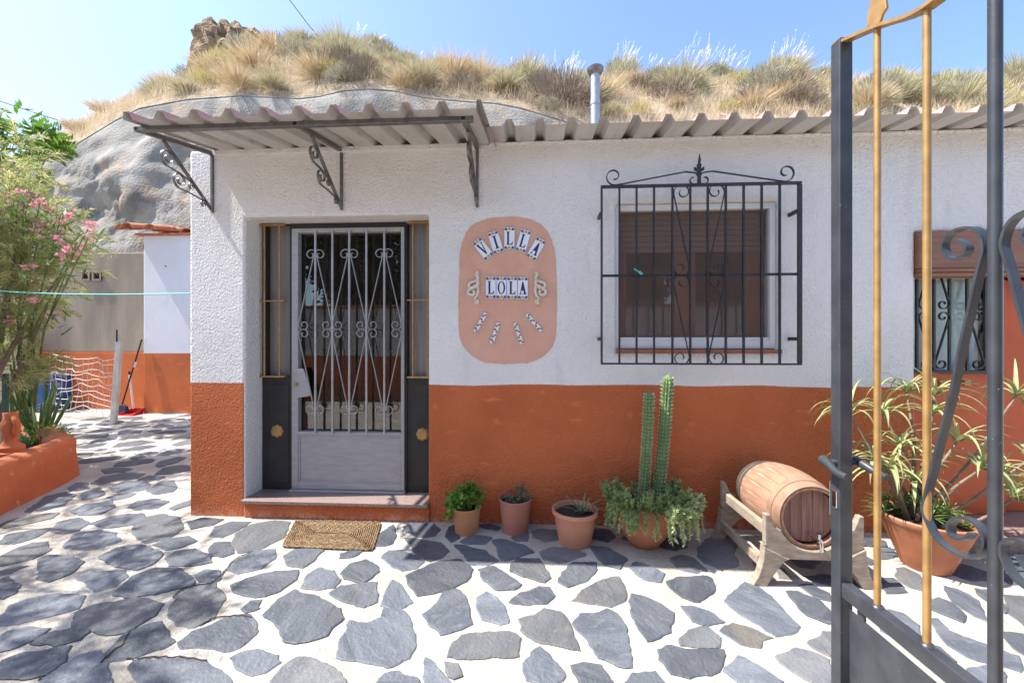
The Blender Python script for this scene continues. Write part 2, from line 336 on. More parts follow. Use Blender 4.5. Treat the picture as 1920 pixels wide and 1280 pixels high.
def tris(name, V, m, parent=None, quads=False, kind=None, smooth=False):
    """fast mesh from an (n,3,3) or (n,4,3) array"""
    V = np.asarray(V, dtype=np.float64); n, k = V.shape[:2]
    off = OFF.get(parent.name, Vector((0, 0, 0))) if parent else Vector((0, 0, 0))
    V = V - np.array(off)
    me = bpy.data.meshes.new(name); me.vertices.add(n * k); me.vertices.foreach_set('co', V.reshape(-1))
    me.loops.add(n * k); me.loops.foreach_set('vertex_index', np.arange(n * k, dtype=np.int32))
    me.polygons.add(n); me.polygons.foreach_set('loop_start', np.arange(0, n * k, k, dtype=np.int32)); me.polygons.foreach_set('loop_total', np.full(n, k, dtype=np.int32))
    me.materials.append(m); me.update(calc_edges=True)
    o = bpy.data.objects.new(name, me); col.objects.link(o)
    if parent: o.parent = parent
    OFF[o.name] = off
    if kind: o['kind'] = kind
    return o
def blades(base, direc, length, width, droop=0.0):
    """one thin triangle pair per blade: (n,3) arrays -> (2n,3,3)"""
    n = len(base); d = direc / np.linalg.norm(direc, axis=1, keepdims=True)
    side = np.cross(d, rng.normal(size=(n, 3))); side /= np.linalg.norm(side, axis=1, keepdims=True) + 1e-9
    L = np.asarray(length).reshape(-1, 1); wd = np.asarray(width).reshape(-1, 1)
    mid = base + d * L * .55; tip = base + d * L; tip = tip + np.array([0, 0, -1]) * L * droop
    a = np.stack([base - side * wd * .35, mid + side * wd * .5, mid - side * wd * .5], 1); a[:, 0] = base
    b = np.stack([mid - side * wd * .5, mid + side * wd * .5, tip], 1)
    return np.concatenate([a, b], 0)
def leaf_quads(pos, direc, nrm, L, Wd):
    """diamond leaves (n,4,3)"""
    d = direc / (np.linalg.norm(direc, axis=1, keepdims=True) + 1e-9); s = np.cross(d, nrm); s /= np.linalg.norm(s, axis=1, keepdims=True) + 1e-9
    L = np.asarray(L).reshape(-1, 1); Wd = np.asarray(Wd).reshape(-1, 1)
    up = np.cross(s, d)
    return np.stack([pos, pos + d * L * .45 + s * Wd * .5 + up * Wd * .12, pos + d * L, pos + d * L * .45 - s * Wd * .5 + up * Wd * .12], 1)
def unit(n):
    v = rng.normal(size=(n, 3)); return v / np.linalg.norm(v, axis=1, keepdims=True)
def curl(p, heading, side, r0, r1, total, n=22):
    """planar curl: radius shrinks from r0 to r1 while turning through total (radians)"""
    x, y = p; a = heading; out = []; da = total / n
    for i in range(n):
        r = r0 + (r1 - r0) * ((i + .5) / n); am = a + side * da / 2
        x += math.cos(am) * r * da; y += math.sin(am) * r * da; a += side * da; out.append((x, y))
    return out
def strip(A, B, sA, sB, rA, rB, tA=7.2, tB=7.2, mid=()):
    """flat bar from A to B with a curl at both ends (0 = no curl)"""
    pts = [A, *mid, B]
    hA = math.atan2(A[1] - pts[1][1], A[0] - pts[1][0]); hB = math.atan2(B[1] - pts[-2][1], B[0] - pts[-2][0])
    a = curl(A, hA, sA, rA, rA * .28, tA, 34)[::-1] if sA else []
    b = curl(B, hB, sB, rB, rB * .28, tB, 34) if sB else []
    return a + pts + b
def catmull(pts, n=6):
    P = [Vector(p) for p in pts]; P = [P[0] * 2 - P[1]] + P + [P[-1] * 2 - P[-2]]; out = []
    for i in range(1, len(P) - 2):
        for k in range(n):
            t = k / n; a, b, c, d = P[i - 1], P[i], P[i + 1], P[i + 2]
            out.append(.5 * ((2 * b) + (c - a) * t + (2 * a - 5 * b + 4 * c - d) * t * t + (3 * b - a - 3 * c + d) * t ** 3))
    out.append(P[-2]); return out
XZ = lambda pts, Y: [(p[0], Y, p[1]) for p in pts]
# ================================================================== SETTING: ground and crazy paving
g = MB(); g.add([(-60, -60, 0), (60, -60, 0), (60, 60, 0), (-60, 60, 0)], [(0, 1, 2, 3)])
ground = g.build('ground', M['mortar']); ground['kind'] = 'structure'
ZA = [  # stone outlines read off the photograph (crop pixels: origin 0,850, scale 2.977)
[(140,325),(255,240),(370,215),(420,235),(350,290),(240,320)],[(385,190),(430,165),(485,168),(490,195),(450,208),(395,208)],
[(440,240),(490,205),(560,192),(585,225),(545,248),(470,258)],[(515,165),(570,130),(700,110),(810,112),(760,140),(640,155),(560,175)],
[(610,190),(680,160),(790,155),(840,175),(800,205),(710,218),(640,215)],[(605,245),(660,225),(760,222),(720,245),(640,260)],
[(820,205),(880,165),(970,150),(985,190),(960,215),(870,230)],[(775,145),(830,125),(920,130),(880,150),(800,160)],
[(565,90),(640,78),(740,85),(690,105),(590,112)],[(720,300),(770,265),(880,255),(935,270),(880,305),(780,315)],
[(400,325),(470,290),(620,265),(640,300),(560,340),(450,345)],[(740,430),(790,360),(900,340),(1000,360),(1020,420),(930,480),(810,500),(770,460)],
[(510,390),(640,350),(790,335),(810,370),(740,400),(600,415)],[(290,430),(330,385),(440,360),(490,390),(440,430),(350,450)],
[(360,520),(420,450),(560,425),(640,450),(670,490),(560,530),(430,535)],[(860,510),(950,475),(1050,465),(1095,490),(1020,520),(940,535)],
[(1050,385),(1120,365),(1240,370),(1180,400),(1080,418)],[(1180,460),(1200,410),(1300,380),(1400,385),(1330,425),(1240,470)],
[(1295,510),(1320,450),(1410,395),(1540,375),(1615,385),(1580,470),(1460,530),(1340,555)],[(1170,540),(1200,500),(1275,500),(1305,555),(1240,578),(1180,565)],
[(930,590),(980,550),(1080,540),(1165,570),(1180,610),(1080,625),(960,625)],[(560,580),(650,530),(790,515),(910,560),(860,610),(760,650),(650,620)],
[(215,590),(280,570),(400,580),(460,610),(380,680),(280,715),(220,690)],[(0,580),(60,545),(180,500),(260,495),(270,540),(180,590),(60,615),(0,625)],
[(0,500),(50,450),(180,430),(290,415),(200,470),(80,505)],[(0,400),(60,375),(170,345),(330,335),(280,365),(140,395),(40,415)],
[(0,660),(70,635),(150,630),(60,665),(0,682)],[(-30,720),(40,690),(100,740),(80,780),(20,810),(-30,800)],
[(440,700),(520,665),(690,655),(705,690),(640,745),(540,765)],[(640,790),(740,690),(870,645),(1000,650),(1075,710),(1060,745),(900,770),(760,800)],
[(1100,680),(1140,655),(1215,660),(1230,695),(1190,718),(1125,712)],[(1280,650),(1330,595),(1430,545),(1530,540),(1520,590),(1450,645),(1340,665)],
[(1590,575),(1650,540),(1760,530),(1800,545),(1740,600),(1690,635),(1610,620)],[(1295,735),(1380,700),(1530,665),(1655,655),(1645,705),(1560,770),(1430,798),(1310,770)],
[(1700,745),(1720,680),(1780,645),(1860,660),(1890,705),(1860,750),(1760,755)],[(0,940),(60,850),(180,810),(330,785),(450,800),(430,870),(300,900),(120,945),(20,955)],
[(415,970),(425,890),(520,850),(780,812),(900,845),(850,905),(740,980),(620,1010),(500,975)],[(945,890),(990,800),(1090,740),(1190,725),(1225,770),(1245,820),(1190,920),(1080,972),(1000,950)],
[(1480,905),(1560,820),(1640,770),(1740,800),(1890,870),(1900,920),(1820,1015),(1740,1045),(1590,1050),(1560,950)],
[(1005,1050),(1080,990),(1180,960),(1280,915),(1390,905),(1430,960),(1420,1010),(1330,1080),(1250,1100),(1150,1075),(1040,1080)],
[(1355,865),(1400,830),(1440,828),(1445,865),(1390,875)],[(590,1115),(700,1010),(800,965),(890,945),(930,1010),(970,1050),(900,1090),(770,1130),(640,1145)],
[(200,1060),(270,1010),(400,985),(500,985),(440,1040),(320,1065)],[(-40,1060),(40,1000),(140,980),(270,985),(180,1040),(60,1090),(-40,1110)],
[(-40,1240),(20,1160),(150,1120),(380,1085),(350,1160),(260,1230),(150,1262)],[(230,1280),(330,1200),(430,1140),(560,1105),(580,1180),(620,1280),(600,1330),(300,1330)],
[(720,1190),(770,1148),(900,1155),(1050,1145),(1180,1190),(1290,1280),(1200,1340),(850,1340),(770,1250)],[(1295,1140),(1350,1115),(1440,1100),(1540,1130),(1560,1165),(1480,1215),(1380,1225),(1320,1190)],
[(1530,1270),(1580,1190),(1660,1145),(1770,1160),(1870,1210),(1925,1280),(1880,1340),(1600,1340)]]
ZB = [  # origin 640,850
[(0,670),(50,620),(130,598),(190,630),(208,660),(120,718),(30,695)],[(0,745),(190,725),(195,830),(120,857),(20,820),(-60,780)],[(228,845),(250,770),(290,708),(330,745),(392,830),(350,855),(270,858)],
[(225,580),(270,545),(330,540),(420,580),(455,605),(420,640),(340,652),(270,610)],[(365,680),(480,635),(560,600),(660,598),(730,650),(690,715),(590,760),(430,793)],
[(350,410),(420,392),(500,395),(545,425),(520,455),(450,468),(370,440)],[(355,470),(430,480),(550,500),(600,545),(560,575),(500,600),(430,565)],
[(585,460),(600,410),(640,400),(660,470),(620,490)],[(670,490),(740,462),(832,470),(800,505),(710,503)],[(632,512),(700,518),(790,545),(875,600),(810,620),(720,615),(700,575)],
[(848,488),(930,490),(1000,515),(1065,550),(960,585),(900,595)],[(775,400),(830,395),(885,415),(870,430),(810,420)],[(950,470),(1045,440),(1035,490),(980,490)],
[(1068,440),(1120,425),(1220,430),(1230,480),(1130,492),(1080,470)],[(1115,550),(1180,525),(1290,530),(1365,560),(1300,590),(1210,608),(1140,590)],
[(1395,522),(1490,530),(1590,590),(1550,640),(1470,620),(1420,570)],[(1390,450),(1420,425),(1490,430),(1522,470),(1480,490),(1410,475)],
[(955,625),(990,590),(1100,592),(1130,640),(1158,690),(1130,715),(1040,690),(950,660)],[(768,650),(850,635),(920,680),(1005,735),(960,757),(870,760),(800,700)],
[(1215,715),(1240,660),(1300,610),(1420,612),(1425,655),(1360,705),(1270,742)],[(945,830),(1010,780),(1100,750),(1150,752),(1183,795),(1140,835),(1050,842)],
[(1292,820),(1370,755),(1460,710),(1545,690),(1580,760),(1575,820),(1500,845),(1380,835)],[(1615,640),(1650,612),(1720,630),(1795,670),(1780,715),(1690,700)],
[(465,900),(540,840),(570,780),(640,762),(690,800),(700,870),(722,945),(640,985),(560,1005),(520,955)],[(762,815),(810,777),(870,810),(910,870),(928,945),(880,955),(800,920),(770,870)],
[(0,1060),(50,940),(150,955),(220,925),(230,875),(320,865),(370,920),(395,990),(412,1070),(370,1130),(280,1185),(150,1160),(0,1130)],
[(602,1135),(640,1060),(680,1020),(790,1010),(930,1003),(980,1035),(982,1135),(860,1130),(730,1148)],[(1000,930),(1090,915),(1130,878),(1220,890),(1270,960),(1325,1098),(1210,1070),(1090,1040),(1010,985)],
[(1302,955),(1340,900),(1410,905),(1480,875),(1540,905),(1585,970),(1595,1080),(1615,1178),(1540,1180),(1440,1130),(1400,1060)],
[(1625,790),(1690,805),(1780,850),(1842,890),(1830,990),(1710,1043),(1650,960),(1620,880)],[(1030,1170),(1060,1115),(1110,1088),(1160,1130),(1245,1240),(1180,1290),(1040,1260)],
[(1300,1200),(1360,1180),(1440,1195),(1510,1280),(1480,1340),(1360,1320)],[(1590,1280),(1640,1240),(1750,1220),(1790,1280),(1780,1340),(1620,1330)],
[(468,1150),(520,1185),(600,1280),(580,1340),(480,1340),(470,1250)],[(585,1170),(640,1190),(665,1235),(630,1245),(600,1215)],[(205,1280),(250,1235),(320,1228),(400,1255),(430,1290),(380,1340),(230,1340)],
[(160,510),(230,440),(290,400),(295,470),(280,505),(200,515)],[(0,560),(60,545),(118,545),(60,578),(0,583)]]
ZC = [  # origin 1280,850
[(-80,715),(0,700),(110,685),(150,695),(175,745),(140,790),(90,825),(0,800),(-45,770)],[(-120,1105),(-55,1075),(20,1100),(225,1100),(230,1130),(190,1215),(40,1245),(-50,1225),(-115,1150)],
[(-10,1035),(60,990),(140,968),(205,1030),(190,1075),(90,1080),(-5,1070)],[(240,830),(300,770),(350,722),(430,750),(490,800),(560,880),(645,960),(610,995),(520,1012),(440,960),(330,900)],
[(585,775),(650,780),(750,820),(812,880),(870,930),(800,945),(700,900),(640,840)],[(660,740),(720,735),(815,780),(820,820),(740,800)],[(0,855),(60,860),(160,900),(225,940),(140,957),(60,935)],
[(215,990),(290,955),(390,985),(495,1030),(440,1045),(430,1080),(330,1060)],[(240,1215),(320,1140),(420,1195),(560,1280),(500,1330),(360,1300)],[(540,1145),(640,1095),(720,1110),(810,1150),(830,1270),(720,1265),(600,1200)],
[(700,1050),(790,1010),(850,1000),(880,1080),(820,1120),(740,1085)],[(95,530),(150,480),(240,460),(300,490),(280,560),(310,620),(220,645),(130,610),(90,570)],[(0,570),(60,590),(130,650),(60,665),(-30,640),(-60,590)],
[(395,610),(430,600),(445,640),(420,650)],[(520,635),(560,650),(600,695),(540,690)],[(600,580),(690,560),(760,600),(730,640),(650,630)],[(950,480),(1000,470),(1120,490),(1130,520),(990,515)],
[(960,570),(1010,568),(1065,600),(1040,620),(980,600)],[(1200,650),(1240,640),(1320,680),(1350,770),(1270,745),(1205,700)],[(690,690),(800,680),(960,700),(1000,740),(860,740),(760,720)],
[(1110,700),(1180,700),(1250,775),(1140,780)],[(1100,930),(1160,880),(1240,900),(1310,960),(1330,1060),(1250,1060),(1120,990)],[(1385,840),(1430,810),(1500,840),(1560,900),(1555,935),(1460,900),(1390,870)],
[(1400,935),(1440,930),(1500,1000),(1600,1040),(1720,1080),(1870,1130),(1860,1205),(1720,1170),(1590,1130),(1490,1070),(1430,990)],[(1460,740),(1540,760),(1640,820),(1710,940),(1620,900),(1520,830)],
[(1390,1080),(1440,1090),(1510,1160),(1490,1195),(1400,1190)],[(1540,1280),(1600,1230),(1700,1185),(1800,1230),(1790,1330),(1600,1340)],[(1640,760),(1720,770),(1800,850),(1800,890),(1700,820)],
[(1480,640),(1560,620),(1680,660),(1720,710),(1600,705),(1500,670)],[(1790,790),(1905,800),(1990,880),(1905,960),(1820,880)],[(1780,1000),(1900,1010),(1980,1060),(1960,1150),(1840,1080)],[(1080,530),(1160,525),(1185,570),(1110,590)]]
HX0 = W(355).x                                   # left corner of the house
occ_res = .025; OX0, OY0 = -8.0, -2.9; occ = np.zeros((int(13 / occ_res), int(7.6 / occ_res)), bool)
gx, gy = np.meshgrid(OX0 + (np.arange(occ.shape[0]) + .5) * occ_res, OY0 + (np.arange(occ.shape[1]) + .5) * occ_res, indexing='ij')
def inpoly(P, X, Y):
    r = np.zeros(X.shape, bool); n = len(P)
    for i in range(n):
        x1, y1 = P[i]; x2, y2 = P[(i + 1) % n]
        if y1 == y2: continue
        c = ((y1 > Y) != (y2 > Y)) & (X < (x2 - x1) * (Y - y1) / (y2 - y1) + x1); r ^= c
    return r
def grow(P, d):
    c = np.mean(P, axis=0); return [tuple(np.array(p) + (np.array(p) - c) / (np.linalg.norm(np.array(p) - c) + 1e-6) * d) for p in P]
def stone(P):
    c = np.mean(P, axis=0); Q = []; n = len(P)
    for i in range(n):
        a = np.array(P[i]); b = np.array(P[(i + 1) % n]); L = np.linalg.norm(b - a); k = max(2, int(L / .022))
        for j in range(k):
            t = j / k; p = a + (b - a) * t
            if j == 0:
                prv = np.array(P[i - 1]); p = p * .97 + (prv + b) * .015 if L > .03 else p
            nrm = np.array([-(b - a)[1], (b - a)[0]]) / (L + 1e-6)
            p = p + nrm * (noise.noise(Vector((p[0] * 14, p[1] * 14, 3.1))) * .013 + noise.noise(Vector((p[0] * 55, p[1] * 55, 9))) * .006 + random.uniform(-.002, .002))
            Q.append(p)
    h = random.uniform(.004, .009); m = len(Q); vs = []
    for inset, z in ((-.002, -.012), (0, h - .003), (.006, h)):
        for q in Q:
            d = c - q; d = d / (np.linalg.norm(d) + 1e-6); p = q + d * inset; vs.append((p[0], p[1], z))
    fs = [(r * m + i, r * m + (i + 1) % m, (r + 1) * m + (i + 1) % m, (r + 1) * m + i) for r in range(2) for i in range(m)]
    fs.append(tuple(2 * m + i for i in range(m)))
    area = sum(Q[i][0] * Q[(i + 1) % m][1] - Q[(i + 1) % m][0] * Q[i][1] for i in range(m))
    if area < 0: fs = [f[::-1] for f in fs]
    b = MB(); b.add(vs, fs); b.build('paving_stone', random.choices(SLATES, (5, 3, 2))[0], ground)
nst = 0
for Z_, ox in ((ZA, 0), (ZB, 640), (ZC, 1280)):
    for poly in Z_:
        P = [onZ(ox + x / 2.977, 850 + y / 2.977, 0) for x, y in poly]; P = [(p.x, p.y) for p in P]
        if sum(1 for p in P if p[0] > HX0 and p[1] > -.02) > 1: continue
        P = grow(P, .014); occ |= inpoly(grow(P, .03), gx, gy); stone(P); nst += 1
occ |= (gx > HX0 - .03) & (gy > -.05)
PLAN = [onZ(x, y, 0) for x, y in ((-700, 1400), (-300, 1120), (-120, 1022), (0, 966), (75, 930), (125, 905), (150, 889))] + [onZ(x, y, .385) for x, y in ((141, 812), (122, 801), (88, 788), (30, 778), (-120, 772), (-400, 772))]
PLAN = [(p.x, p.y) for p in PLAN]                # planter front on the ground
occ |= inpoly(PLAN + [(-12, -2.9)], gx, gy)
def in_view(x, y):
    d = Vector((x, y, 0)) - CAM; zc = d.dot(FW)
    if zc < .9: return False
    u = d.dot(RT) / zc; return abs(u) < 1.285 + .25 / zc and 1.32 / zc < .857 + .2
for size in (.26, .22, .18, .14, .10):
    for k in range(700):
        if nst >= 285: break
        x = random.uniform(-7.5, 4.6); y = random.uniform(-2.4, 4.4)
        if not in_view(x, y): continue
        r = size * random.uniform(.75, 1.1); n = random.randint(5, 7); a0 = random.random() * 6.3; el = random.uniform(.55, .9); ro = random.random() * 3.14
        P = []
        for i in range(n):
            a = a0 + (i + random.uniform(-.25, .25)) * 2 * math.pi / n; rr = r * random.uniform(.72, 1.08)
            px, py = rr * math.cos(a), rr * el * math.sin(a); P.append((x + px * math.cos(ro) - py * math.sin(ro), y + px * math.sin(ro) + py * math.cos(ro)))
        if (occ & inpoly(P, gx, gy)).any(): continue
        occ |= inpoly(grow(P, .035), gx, gy); stone(P); nst += 1
for pts in ([(193, 1240), (205, 1225), (230, 1205), (245, 1180), (268, 1163), (292, 1148)], [(322, 1120), (340, 1105), (362, 1096), (400, 1090), (425, 1065), (445, 1045), (475, 1032)],
            [(235, 1235), (270, 1232), (300, 1230), (345, 1231), (385, 1238)], [(375, 1170), (400, 1158), (440, 1153), (470, 1156)], [(70, 1275), (85, 1255), (105, 1240)]):
    P = catmull([onZ(x, y, .006) for x, y in pts], 5)
    P = [p + Vector((random.uniform(-.006, .006), random.uniform(-.006, .006), 0)) for p in P]
    MB().ribbon(P, (0, 0, 1), .003, .0055).build('crack', M['crack'], ground)
# ================================================================== SETTING: cement bank and hillside behind the house
EDGE = [(-500, 400), (-300, 380), (0, 330), (60, 306), (120, 286), (215, 228), (260, 205), (350, 188), (450, 181), (560, 186), (600, 182), (640, 172), (690, 168), (740, 172), (800, 185), (880, 192), (930, 195), (980, 205), (1050, 226), (1150, 250), (1300, 252), (2600, 240)]
CREST = [(-500, 350), (-300, 330), (60, 288), (110, 268), (200, 216), (270, 192), (340, 165), (400, 135), (480, 95), (540, 88), (600, 92), (680, 100), (740, 118), (850, 138), (950, 156), (1050, 168), (1110, 160), (1150, 148), (1250, 152), (1400, 152), (1500, 146), (1600, 155), (1700, 168), (1800, 168), (1900, 152), (2200, 140), (2600, 140)]
YE, YC = 5.3, 9.2
def hill_pt(x, t):
    e = onY(x, interp(EDGE, x), YE); c = onY(x, interp(CREST, x), YC)
    # parametrise by pixel column so that the bank edge and crest meet the photographed skyline
    z = e.z + (c.z - e.z) * (t ** .85 if t > 0 else 0); p = Vector((e.x + (c.x - e.x) * t, YE + (YC - YE) * t, z))
    p.z += noise.noise(Vector((p.x * .9, p.y * .9, 0))) * .12 * min(1, 4 * t) + noise.noise(Vector((p.x * 2.6, p.y * 2.6, 5))) * .05 * min(1, 4 * t)
    return p
cols = list(range(-500, 2601, 20)); rows = [i / 26 for i in range(27)]
b = MB(); vs = []
for x in cols:
    line = [hill_pt(x, t) for t in rows]; last = line[-1]
    line += [last + Vector((0, 1.5, -.25)), last + Vector((0, 5, -2.0)), last + Vector((0, 14, -7))]
    vs += line
nr = len(rows) + 3
b.add(vs, [(i * nr + j, (i + 1) * nr + j, (i + 1) * nr + j + 1, i * nr + j + 1) for i in range(len(cols) - 1) for j in range(nr - 1)])
hill = b.build('hillside', M['soil'], smooth=60); hill['kind'] = 'structure'
YB = 4.55                                        # foot of the bank
bank = thing('cement_bank', 'grey cement-rendered bank with a flowing top edge behind the house', 'wall', (-3, YB, 0))
b = MB(); vs = []; prof = [(0, 0), (.12, 0), (.25, 0), (.38, .0), (.50, .02), (.56, .05), (.62, .14), (.68, .26), (.74, .40), (.80, .52), (.86, .63), (.92, .74), (.965, .86), (.99, .94), (1.0, 1.0)]
bc = list(range(-500, 0, 20)) + list(range(0, 700, 5)) + list(range(700, 1200, 12)) + list(range(1200, 2621, 60)); fine = []
for i in range(len(prof) - 1):
    for k in range(6): t = k / 6; fine.append((prof[i][0] + (prof[i + 1][0] - prof[i][0]) * t, prof[i][1] + (prof[i + 1][1] - prof[i][1]) * t))
fine.append((1, 1))
for x in bc:
    e = onY(x, interp(EDGE, x), YE); foot = onY(x, 760, YB)
    for hz, ht in fine:
        X = foot.x + (e.x - foot.x) * ht; Y = YB + (YE - YB) * ht; z = e.z * hz
        am = max(0, min(1, (hz - .48) * 5)) * (1 - max(0, min(1, (hz - .84) / .12)))
        q = Vector((X * .8, z * .9, 1)); dsp = (noise.noise(q) * .30 + noise.noise(q * 2.1) * .14 + noise.noise(q * 4.3) * .05 + (noise.noise(q * 9) * .08 + noise.noise(q * 21) * .04) * max(0, min(1, .4 + 2.2 * noise.noise(q * .8 + Vector((7, 3, 0)))))) * am
        vs.append((X, Y - dsp, z))
    wv = .015 * noise.noise(Vector((e.x * 3, 0, 0))); vs.append((e.x, YE - .012 + wv * .5, e.z + .01)); vs.append((e.x, YE - .006 + wv * .5, e.z + .028)); vs.append((e.x, YE + .03, e.z + .055)); vs.append((e.x, YE + .10, e.z + .07)); vs.append((e.x, YE + .2, e.z - .1))
nf = len(fine) + 5
fs = [(i * nf + j, (i + 1) * nf + j, (i + 1) * nf + j + 1, i * nf + j + 1) for i in range(len(bc) - 1) for j in range(nf - 1)]
b.add(vs, fs); bk = b.build('bank_face', M['cement'], bank, smooth=70)
# smooth rendered apron and orange dado along the foot of the bank
def px_x(x, Y): return onY(x, 700, Y).x
x0 = px_x(58, YB - .05); x1 = px_x(420, YB - .05)
b = MB(); b.box(x0, x1, YB - .10, YB + .12, 1.115, 3.05); b.build('render_apron', M['render'], bank, bevel=.02)
b = MB(); b.box(x0, x1, YB - .105, YB + .12, 0, 1.112); b.build('painted_dado', M['backdado'], bank, bevel=.01)
vb = onY(170, 517, YB - .13)
for k in (-1, 1):
    cxx = vb.x + k * .118; b = MB(); n = 24; ring = []; star = []
    for i in range(n):
        a = 2 * math.pi * i / n; s = max(abs(math.cos(a)), abs(math.sin(a))); ring.append((math.cos(a) / s * .095, math.sin(a) / s * .095))
        q_ = a - math.pi / 4; d = abs(math.cos(q_)) ** .5 + abs(math.sin(q_)) ** .5; star.append((math.cos(a) * .10 / d, math.sin(a) * .10 / d))
    vs = [(cxx + p[0], vb.y, vb.z + p[1]) for p in ring] + [(cxx + p[0], vb.y, vb.z + p[1]) for p in star] + [(cxx + p[0], vb.y + .028, vb.z + p[1]) for p in star]
    b.add(vs, [(i, n + i, n + (i + 1) % n, (i + 1) % n) for i in range(n)] + [(n + i, 2 * n + i, 2 * n + (i + 1) % n, n + (i + 1) % n) for i in range(n)])
    o = b.build('vent_block', M['render'], bank); MB().box(cxx - .08, cxx + .08, vb.y + .026, vb.y + .029, vb.z - .08, vb.z + .08).build('vent_dark_backing', M['dark'], o)  # near-black plate paints the darkness inside the vent openings
# low block wall at the far left
p0 = onY(-260, 700, YB - .55).x; p1 = onY(56, 700, YB - .5).x
bw = thing('block_wall', 'low brown concrete-block wall at the foot of the grey bank', 'wall', (p1 - .5, YB - .5, 0))
z = 0; course = 0
while z < 1.55:
    x = p1; first = True
    while x > p0:
        L = .40 if not (first and course % 2) else .20; first = False
        MB().box(max(p0, x - L) + .006, x - .006, YB - .6, YB - .42, z + .004, z + .192).build('block', M['render'], bw, bevel=.006, seg=1); x -= L
    z += .2; course += 1
# ================================================================== HOUSE
HX1 = W(2250).x; TH = .32; ZT = 2.765
house = thing('house', 'low white house with an orange dado, glazed door and barred window', 'house', (0, .2, 0))
REC = .19                                        # depth of the door recess
dx0, dx1, dz1 = W(459).x, W(803).x, W(630, 404).z
wx0, wx1, wz0, wz1 = W(1155).x, W(1461).x, W(1300, 655).z, W(1300, 378).z
rx0, rx1, rz1 = W(1716).x, W(2130).x, W(1800, 433).z
def wall_grid(xs, zs, holes, y0, y1):
    """wall panel between y0 and y1 with rectangular openings; slot 0 front, slot 1 reveals"""
    b = MB(); nx, nz = len(xs), len(zs); full = lambda i, k: 0 <= i < nx - 1 and 0 <= k < nz - 1 and not any(h[0] < (xs[i] + xs[i + 1]) / 2 < h[1] and h[2] < (zs[k] + zs[k + 1]) / 2 < h[3] for h in holes)
    idx = {}
    def v(i, k, s):
        if (i, k, s) not in idx: idx[(i, k, s)] = len(b.v); b.v.append((xs[i], y0 if s == 0 else y1, zs[k]))
        return idx[(i, k, s)]
    def f(q, mi): b.f.append(q); b.mi.append(mi)
    for i in range(nx - 1):
        for k in range(nz - 1):
            if not full(i, k): continue
            f((v(i, k, 0), v(i + 1, k, 0), v(i + 1, k + 1, 0), v(i, k + 1, 0)), 0); f((v(i, k + 1, 1), v(i + 1, k + 1, 1), v(i + 1, k, 1), v(i, k, 1)), 1)
            e0 = 0 if i == 0 else 1
            if not full(i - 1, k): f((v(i, k, 1), v(i, k, 0), v(i, k + 1, 0), v(i, k + 1, 1)), e0)
            if not full(i + 1, k): f((v(i + 1, k, 0), v(i + 1, k, 1), v(i + 1, k + 1, 1), v(i + 1, k + 1, 0)), 1)
            if not full(i, k - 1): f((v(i, k, 1), v(i + 1, k, 1), v(i + 1, k, 0), v(i, k, 0)), 1)
            if not full(i, k + 1): f((v(i, k + 1, 0), v(i + 1, k + 1, 0), v(i + 1, k + 1, 1), v(i, k + 1, 1)), 1)
    return b
xs = sorted([HX0, dx0, dx1, wx0, wx1, rx0, rx1, HX1]); zs = sorted([-.02, wz0, wz1, dz1, rz1, ZT])
b = wall_grid(xs, zs, [(dx0, dx1, -1, dz1), (wx0, wx1, wz0, wz1), (rx0, rx1, -1, rz1)], 0, TH)
b.build('wall', [M['wall'], M['white']], house, bevel=.018, seg=3, smooth=50)
b = MB(); b.box(HX0 + .001, HX0 + .3, TH - .02, YB - .2, -.02, ZT - .03); b.build('side_wall', M['wall'], house)
# main roof: ribbed sheet with a short eave
def sheet(x0, x1, ya, yb, za, zb, pitch=.207, hr=.047, start=0.0, endrib=True):
    """trapezoid ribs running along y; za at ya, zb at yb"""
    prof = []; x = x0 + start
    prof.append((x0, 0.0))
    while x + pitch * .5 < x1:
        for dx, dz in ((.000, 0), (.022, hr), (.058, hr), (.082, 0)):
            if x + dx <= x1 and x + dx > prof[-1][0] - 1e-6: prof.append((x + dx, dz))
        x += pitch
    prof.append((x1, 0.0)); n = len(prof); b = MB(); ny = 5
    vs = [(p[0], ya + (yb - ya) * j / ny, za + (zb - za) * j / ny + p[1]) for j in range(ny + 1) for p in prof]
    b.add(vs, [(j * n + i, j * n + i + 1, (j + 1) * n + i + 1, (j + 1) * n + i) for j in range(ny) for i in range(n - 1)]); return b
def sheet_obj(b, name, parent, slots):
    o = b.build(name, slots, parent); s = o.modifiers.new('solid', 'SOLIDIFY'); s.thickness = .0025; s.offset = -1; s.material_offset = 1; s.material_offset_rim = 0; return o
cxr = W(917, 640, 0).x
edge_z = onY(1300, 226, -.26).z
xs0 = cxr - .02; brk = W(1640).x
b = sheet(xs0, brk, -.26, 3.4, edge_z, edge_z + .35, start=.14); sheet_obj(b, 'roof_sheet', house, [M['sheet_top'], M['sheet_under']])
b = sheet(brk - .06, HX1 + .2, -.25, 3.4, edge_z + .004, edge_z + .354, start=.05); sheet_obj(b, 'roof_sheet', house, [M['sheet_top'], M['sheet_under']])
MB().box(HX0 + .02, xs0 + .05, .02, 3.4, ZT - .01, ZT + .05).build('roof_slab', M['cement'], house)
b = MB(); xx = cxr
while xx < HX1:                                   # rough mortar bead under the eave
    b.box(xx, xx + .11, -.012 - random.random() * .006, .05, ZT - .02, edge_z + .018 + random.random() * .006); xx += .11
b.build('eave_bead', M['white'], house, bevel=.004, seg=1)
